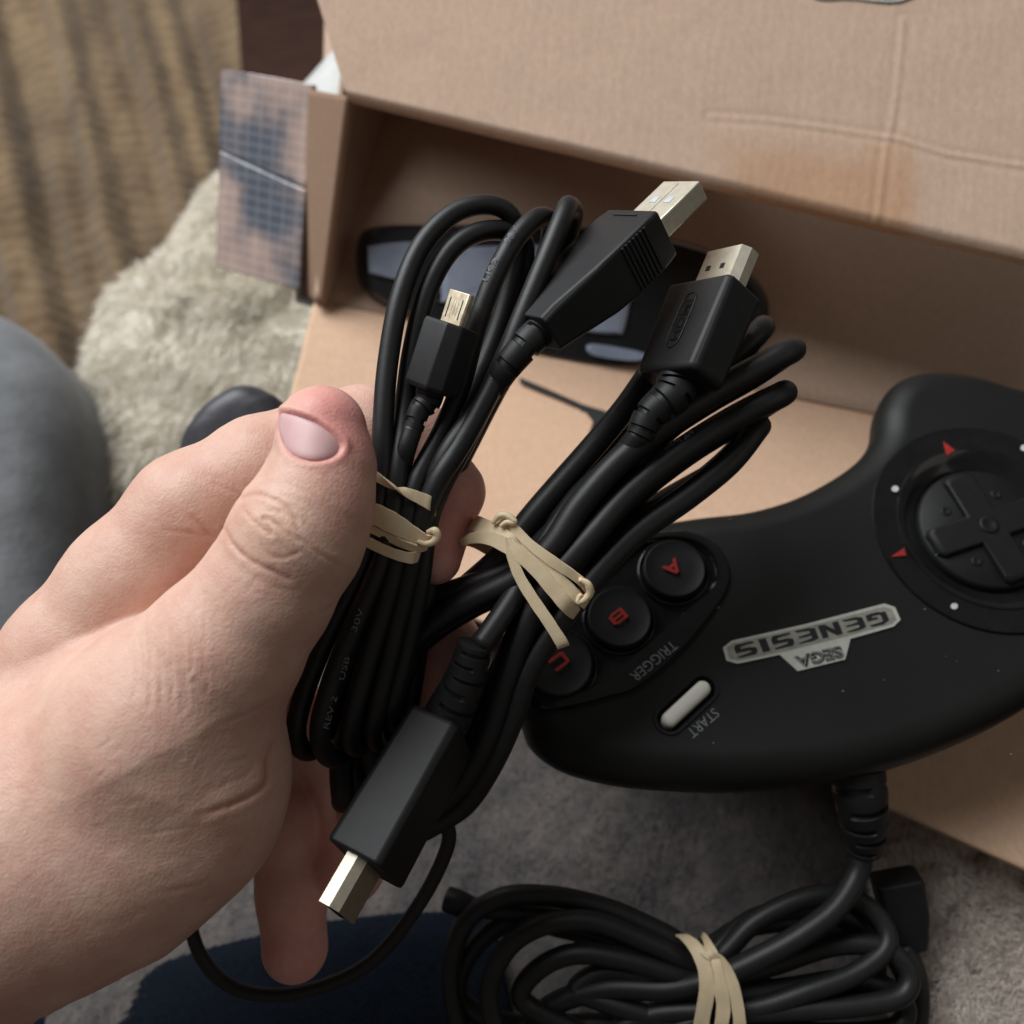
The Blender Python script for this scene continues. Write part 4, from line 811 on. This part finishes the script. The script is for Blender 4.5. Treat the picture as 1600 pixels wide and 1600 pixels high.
o = mesh('connector', *loft(C(1422, 1478, .303), A, Wv, H, [(0, .0045, .0045, .001), (.004, .0055, .005, .001), (.012, .0068, .006, .001), (.023, .0072, .006, .001), (.0235, .0066, .0055, .001)]), M['plug'], coil, cam_space=True, sharp=25); fix_normals(o); bevel(o, .0006)
V, Fc = tube(pc([(698, 1404, .301), (714, 1410, .300), (738, 1419, .299)]), [.0038, .0040, .0034], n=5, seg=16); mesh('cord_end', V, Fc, M['plug'], coil, cam_space=True)
rb3 = thing('rubber_band', 'tan rubber band tied round the coiled gamepad cord at the bottom', 'rubber band', W(1110, 1530, .28), g)
ax3 = np.array([1.0, .05, 0])
band([(1062, 1462, .290, 16, 0), (1082, 1476, .2825, 18, 0), (1100, 1510, .2790, 20, 10), (1104, 1550, .2780, 22, 0), (1096, 1600, .2790, 22, 0), (1092, 1660, .283, 22, 0)], [(1090, 1690, .296, 20, 0), (1085, 1600, .304, 20, 0), (1075, 1500, .304, 18, 0)], ax3, rb3)
band([(1098, 1462, .289, 8, 70), (1112, 1490, .2810, 18, 30), (1122, 1530, .2783, 20, 0), (1130, 1570, .2780, 20, 0), (1126, 1610, .2785, 20, 0), (1118, 1660, .283, 20, 0)], [(1110, 1690, .296, 18, 0), (1105, 1600, .304, 18, 0), (1098, 1500, .304, 16, 0)], ax3, rb3)
band([(1080, 1468, .290, 12, 0), (1100, 1488, .2808, 14, 0), (1124, 1500, .2795, 16, 30), (1142, 1530, .2785, 17, 0), (1152, 1570, .2783, 18, 0), (1156, 1610, .2790, 18, 0), (1152, 1660, .284, 18, 0)], [(1140, 1690, .296, 18, 0), (1120, 1600, .304, 18, 0), (1095, 1500, .304, 14, 0)], ax3, rb3)

# ------------------------------------------------------------------ person: hand and jeans
person = thing('person', 'person in dark blue jeans, left hand pinching two bundled black cables', 'person', W(300, 1100, .235))
def ch(L_): return [(C(*p[:3]).astype(np.float32), np.float32(p[3] / F * p[2])) for p in L_]
thumb = ch([(503, 673, .2135, 70), (506, 730, .2125, 77), (490, 788, .2115, 91), (464, 840, .2105, 102), (412, 932, .2115, 104), (347, 1018, .2130, 122), (268, 1130, .2180, 160)])
thenar = [ch(L_) for L_ in ([(268, 1130, .2180, 160), (312, 1205, .2200, 128), (285, 1262, .2220, 138)], [(285, 1262, .2220, 138), (180, 1325, .2230, 168), (50, 1360, .2250, 196), (-120, 1440, .2300, 205), (-420, 1600, .2450, 200)], [(185, 1195, .2188, 150), (80, 1285, .2225, 178), (-60, 1340, .2260, 185)])]
meta = ch([(-420, 1560, .2500, 190), (-120, 1430, .2420, 190), (0, 1290, .2400, 165), (55, 1196, .2390, 150), (132, 1037, .2380, 120), (211, 917, .2370, 104), (302, 806, .2370, 95)])
index = ch([(302, 806, .2370, 95), (410, 740, .2400, 87), (500, 705, .2440, 80), (566, 684, .2490, 78), (640, 690, .2560, 66), (700, 768, .2505, 53), (680, 872, .2420, 41)])
palm = [ch(L_) for L_ in ([(100, 1250, .2650, 150), (260, 1080, .2600, 120), (330, 950, .2620, 100)], [(60, 1330, .2700, 150), (260, 1240, .2660, 120), (340, 1180, .2680, 100)])]
mid = ch([(330, 950, .2640, 95), (480, 930, .2720, 66), (620, 945, .2760, 60), (690, 1010, .2680, 58), (668, 1100, .2610, 52)])
ringf = ch([(330, 1090, .2680, 95), (450, 1130, .2760, 66), (540, 1190, .2790, 60), (566, 1290, .2720, 56), (548, 1358, .2660, 52)])
pink = ch([(310, 1200, .2680, 95), (400, 1240, .2720, 60), (440, 1300, .2720, 54), (455, 1400, .2660, 50), (461, 1482, .2600, 51)])
def rc(P, a, ra, b, rb):
    ab = b - a; L2 = ab @ ab; t = np.clip(((P - a) @ ab) / L2, 0, 1); q = P - a - t[:, None] * ab; return np.sqrt((q * q).sum(1)) - (ra + (rb - ra) * t)
def chain(P, c, k):
    d = None
    for (a, ra), (b, rb) in zip(c[:-1], c[1:]):
        e = rc(P, a, ra, b, rb); d = e if d is None else smin(d, e, k)
    return d
CREASE = [([(376, 781), (392, 773), (412, 774), (439, 786), (459, 806), (466, 826)], 2.4, .00050), ([(381, 797), (398, 815), (424, 835), (412, 810), (431, 818), (450, 834), (482, 850)], 2.4, .00045),
          ([(351, 826), (364, 850), (386, 872), (420, 890), (456, 906)], 2.6, .00050), ([(398, 822), (415, 862), (445, 872), (478, 856)], 2.2, .0003), ([(480, 850), (500, 866), (525, 880), (550, 890)], 2.2, .00035),
          ([(400, 800), (440, 800), (470, 815), (490, 828)], 2.0, .00022), ([(430, 770), (465, 780), (490, 795), (500, 815)], 2.0, .0002), ([(420, 752), (450, 756), (480, 768), (502, 785)], 2.0, .00016), ([(372, 890), (400, 905), (430, 918), (470, 925)], 2.2, .00016),
          ([(432, 836), (440, 850), (452, 862), (462, 868)], 2.0, .00022), ([(455, 840), (462, 852), (468, 866)], 2.0, .0002),
          ([(303, 808), (320, 828), (334, 841)], 3.0, .00045), ([(258, 828), (290, 832), (325, 839)], 2.6, .00025), ([(330, 752), (355, 764), (385, 778)], 2.6, .00025), ([(318, 742), (345, 748), (372, 760)], 2.6, .0002), ([(285, 800), (305, 812), (322, 820)], 2.2, .00018),
          ([(439, 1086), (394, 1112), (349, 1131)], 2.8, .0003), ([(428, 1160), (418, 1190), (416, 1222), (390, 1244), (350, 1262), (310, 1275)], 3.5, .0006), ([(400, 1195), (380, 1215), (350, 1225)], 2.5, .00018),
          ([(330, 1375), (290, 1388), (240, 1395)], 3.0, .00020), ([(300, 1290), (260, 1300), (225, 1305)], 2.6, .00015), ([(500, 960), (515, 950), (528, 935)], 2.4, .0002)]
rs = random.Random(3)
for i in range(13):
    x = 208 + i * 9.5 + rs.uniform(-3, 3); y0 = 1015 - i * 5 + rs.uniform(-30, 24); y1 = 1085 + rs.uniform(-34, 34) - i * 2
    CREASE.append(([(x - 2, y0), (x + rs.uniform(-2, 4), (y0 + y1) / 2), (x + rs.uniform(2, 7), y1), (x + rs.uniform(-3, 5), y1 + 18)], 2.3, rs.uniform(.00018, .00036)))
for i in range(16):
    x = 290 + i * 9 + rs.uniform(-4, 4); y = 960 - i * 4.6 + rs.uniform(-6, 10); CREASE.append(([(x - 7, y + 16), (x, y), (x + 9, y - 13)], 2.0, rs.uniform(.00006, .00013)))
for i in range(30):
    x = 130 + rs.random() * 230; y = 1110 + rs.random() * 190; a = rs.uniform(-.9, -.2); l = rs.uniform(14, 34); CREASE.append(([(x, y), (x + l * math.cos(a) * .5, y + l * math.sin(a) * .5 + rs.uniform(-3, 3)), (x + l * math.cos(a), y + l * math.sin(a))], 2.4, rs.uniform(.00006, .00016)))
for i in range(9):
    x = 415 + rs.random() * 110; y = 735 + rs.random() * 40; CREASE.append(([(x, y), (x + 14, y + 5), (x + 26, y + 14)], 1.8, rs.uniform(.00006, .00012)))
NAIL = [(438, 647), (435, 662), (437, 680), (446, 700), (462, 713), (487, 720), (511, 718), (527, 711), (534, 701), (532, 691), (517, 676), (495, 661), (470, 650), (452, 645)]
NC = catmull(np.array(NAIL, float), 6, True)
def hand_f(P):
    t = chain(P, thumb, .003); th = np.minimum(chain(P, thenar[0], .006), 9); th = smin(th, chain(P, thenar[1], .008), .010); th = smin(th, chain(P, thenar[2], .008), .012); t = smin(t, th, .008)
    m = chain(P, meta, .006); i = chain(P, index, .004); m = smin(m, i, .005)
    pl_ = smin(chain(P, palm[0], .006), chain(P, palm[1], .006), .010); m = smin(m, pl_, .010)
    for q in (mid, ringf, pink): m = smin(m, chain(P, q, .004), .004)
    d = -P[:, 2]; py = 800 - F * P[:, 1] / d; s = np.clip((py - 930) / 240, 0, 1); s = s * s * (3 - 2 * s)
    k = .0012 + .018 * s; h = np.maximum(k - np.abs(t - m), 0) / k; return np.minimum(t, m) - h * h * k * .25
bmin = C(-420, 1700, .25); V, Q = surface_nets(hand_f, (-.205, -.185, -.315), (.006, .040, -.170), .0010)
V = newton(hand_f, V, 2); V, Q = subdivide(V, Q); V = newton(hand_f, V, 1)
n_ = nrm(grad(hand_f, V)); px, py, d = project(V); face = n_[:, 2] > 0.05
near = ((px > 100) & (px < 600) & (py > 580) & (py < 1450) & face & (d < .236))
V2, Q2 = V, Q
off = np.zeros(len(V)); redc = np.zeros(len(V)); ii = np.where(near)[0]
thmask = rc(V[ii], thumb[0][0], 0, thumb[3][0], 0)
for pts, wpx, dep in CREASE:
    pts = [tuple(p) for p in catmull(np.array(pts, float), 4)]
    xs_ = [p[0] for p in pts]; ys_ = [p[1] for p in pts]; s = ii[(px[ii] > min(xs_) - 16) & (px[ii] < max(xs_) + 16) & (py[ii] > min(ys_) - 16) & (py[ii] < max(ys_) + 16)]
    if not len(s): continue
    pa_ = np.array(pts); q_ = np.hypot(px[s][:, None] - pa_[None, :, 0], py[s][:, None] - pa_[None, :, 1]).argmin(1) / (len(pa_) - 1); tp = np.sqrt(np.clip(np.sin(math.pi * (.03 + .94 * q_)), 0, 1)); dl = line_dist(px[s], py[s], pts); e = tp * np.exp(-(dl / (wpx * 1.15))**2); dep *= (.85 if dep > .0004 else .6); e *= .55 + .6 * vnoise(np.stack([px[s] / 9, py[s] / 9, 0 * px[s]], -1), 5); off[s] -= dep * e; off[s] += tp * dep * .28 * np.exp(-((dl - wpx * 3.4) / (wpx * 2.2))**2); redc[s] = np.maximum(redc[s], e * min(dep / .0005, 1) * .8)
# nail bed
s = ii[(px[ii] > 400) & (px[ii] < 570) & (py[ii] > 610) & (py[ii] < 750) & (d[ii] < .216)]
sd = sdpoly(np.stack([px[s], py[s]], 1).astype(float), NC)
off[s] -= .0010 * (1 / (1 + np.exp(sd / 1.6))); off[s] += (.00016 + .0004 / (1 + np.exp((py[s] - (650 + .5 * (px[s] - 440)) ) / 6))) * np.exp(-((sd - 7) / 6)**2)
redn = np.zeros(len(V)); redn[s] = np.exp(-(sd / 4)**2)
off += .00022 * (fbm(V * 260, 3, 50) - .47) + .0006 * (fbm(V * 60, 3, 51) - .47)
V = V + n_ * off[:, None]
# pigmentation
def G(cx, cy, r, dm=9): return np.exp(-(((px - cx)**2 + (py - cy)**2) / r**2)) * (d < dm)
base = np.array([.655, .445, .360]); red = np.array([.72, .345, .315]); pale = np.array([.68, .50, .385])
k = np.clip(.75 * G(690, 850, 75) * (d > .228) + .4 * G(720, 760, 60) * (d > .228) + .95 * G(540, 668, 62, .225) + .55 * G(500, 620, 55, .225) + .30 * G(560, 780, 60, .225) + .9 * redn * .7, 0, 1)
far = np.clip((d - .236) / .010, 0, 1) * (px > 380); tipm = np.exp(-((px - 690)**2 + (py - 860)**2) / 70**2) + np.exp(-((px - 461)**2 + (py - 1480)**2) / 70**2) + np.exp(-((px - 650)**2 + (py - 1080)**2) / 90**2) + np.exp(-((px - 540)**2 + (py - 1350)**2) / 80**2)
k = np.clip(k + far * (.25 + .6 * np.clip(tipm, 0, 1)), 0, 1); k = np.clip(k + .25 * (fbm(V * 70, 3, 61) - .47), 0, 1)[:, None]
pk = np.clip(.5 * G(425, 830, 48, .222), 0, 1)[:, None]
cols = base * (1 - k) + red * k; cols = cols * (1 - pk) + pale * np.array([1, 1, .93]) * pk
cols = cols * (1 - redc[:, None] * np.array([.22, .42, .45]))
hand = mesh('hand', V, Q, M['skin'], person, cam_space=True); set_tint(hand, cols)
# thumbnail plate, fitted to the thumb
def ray_hit(px_, py_):
    dd = np.full(len(px_), .190); ray = np.stack([(px_ - 800) / F, (800 - py_) / F, -np.ones_like(px_)], 1)
    for _ in range(60): dd = dd + .8 * hand_f((ray * dd[:, None]).astype(np.float32))
    return dd
pp = [NC.mean(0)]; rings = 12
for k in range(1, rings + 1): pp += list(NC.mean(0) + (NC - NC.mean(0)) * k / rings * .985)
pp = np.array(pp); dd = ray_hit(pp[:, 0], pp[:, 1]); xx = (pp[:, 0] - 485) / 50; yy = (pp[:, 1] - 683) / 40
Am = np.stack([np.ones_like(xx), xx, yy, xx * xx, xx * yy, yy * yy], 1); co = np.linalg.lstsq(Am, dd, rcond=None)[0]; dn = Am @ co
tt = np.concatenate([[0], np.repeat(np.arange(1, rings + 1) / rings, len(NC))]); dn = dn + .00025 + .0005 * tt**8 - .00015 * (1 - tt**2)
VN = np.array([C(x, y, q) for (x, y), q in zip(pp, dn)]); n = len(NC); Fc = [(0, 1 + j, 1 + (j + 1) % n) for j in range(n)] + [(1 + k * n + j, 1 + (k + 1) * n + j, 1 + (k + 1) * n + (j + 1) % n, 1 + k * n + (j + 1) % n) for k in range(rings - 1) for j in range(n)]
last = 1 + (rings - 1) * n; m0 = len(VN); VN = np.concatenate([VN, VN[last:] + np.array([0, 0, -.0008])]); Fc += [(last + j, m0 + j, m0 + (j + 1) % n, last + (j + 1) % n) for j in range(n)]
nail = mesh('fingernail', VN, Fc, M['nail'], hand, cam_space=True); fix_normals(nail)
# jeans
def jd(u, v, P): return .012 * np.sin(np.clip(u, 0, 1) * math.pi) + .010 * (1 - (1 - np.clip(v * 5, 0, 1))**2) - .012 + .008 * (fbm(P * 22, 3, 71) - .5) + .0004 * np.sin((P[..., 0] + P[..., 1]) * 5200)
o = sheet('jeans_leg', M['blue'], ((140, 1500, .355), (760, 1395, .345), (840, 1800, .31), (60, 1800, .31)), 200, 150, jd, thick=.03, parent=person)
o = sheet('jeans_leg', M['blue'], ((-300, 1500, .40), (100, 1485, .40), (60, 1800, .36), (-300, 1800, .36)), 80, 60, jd, thick=.03, parent=person)
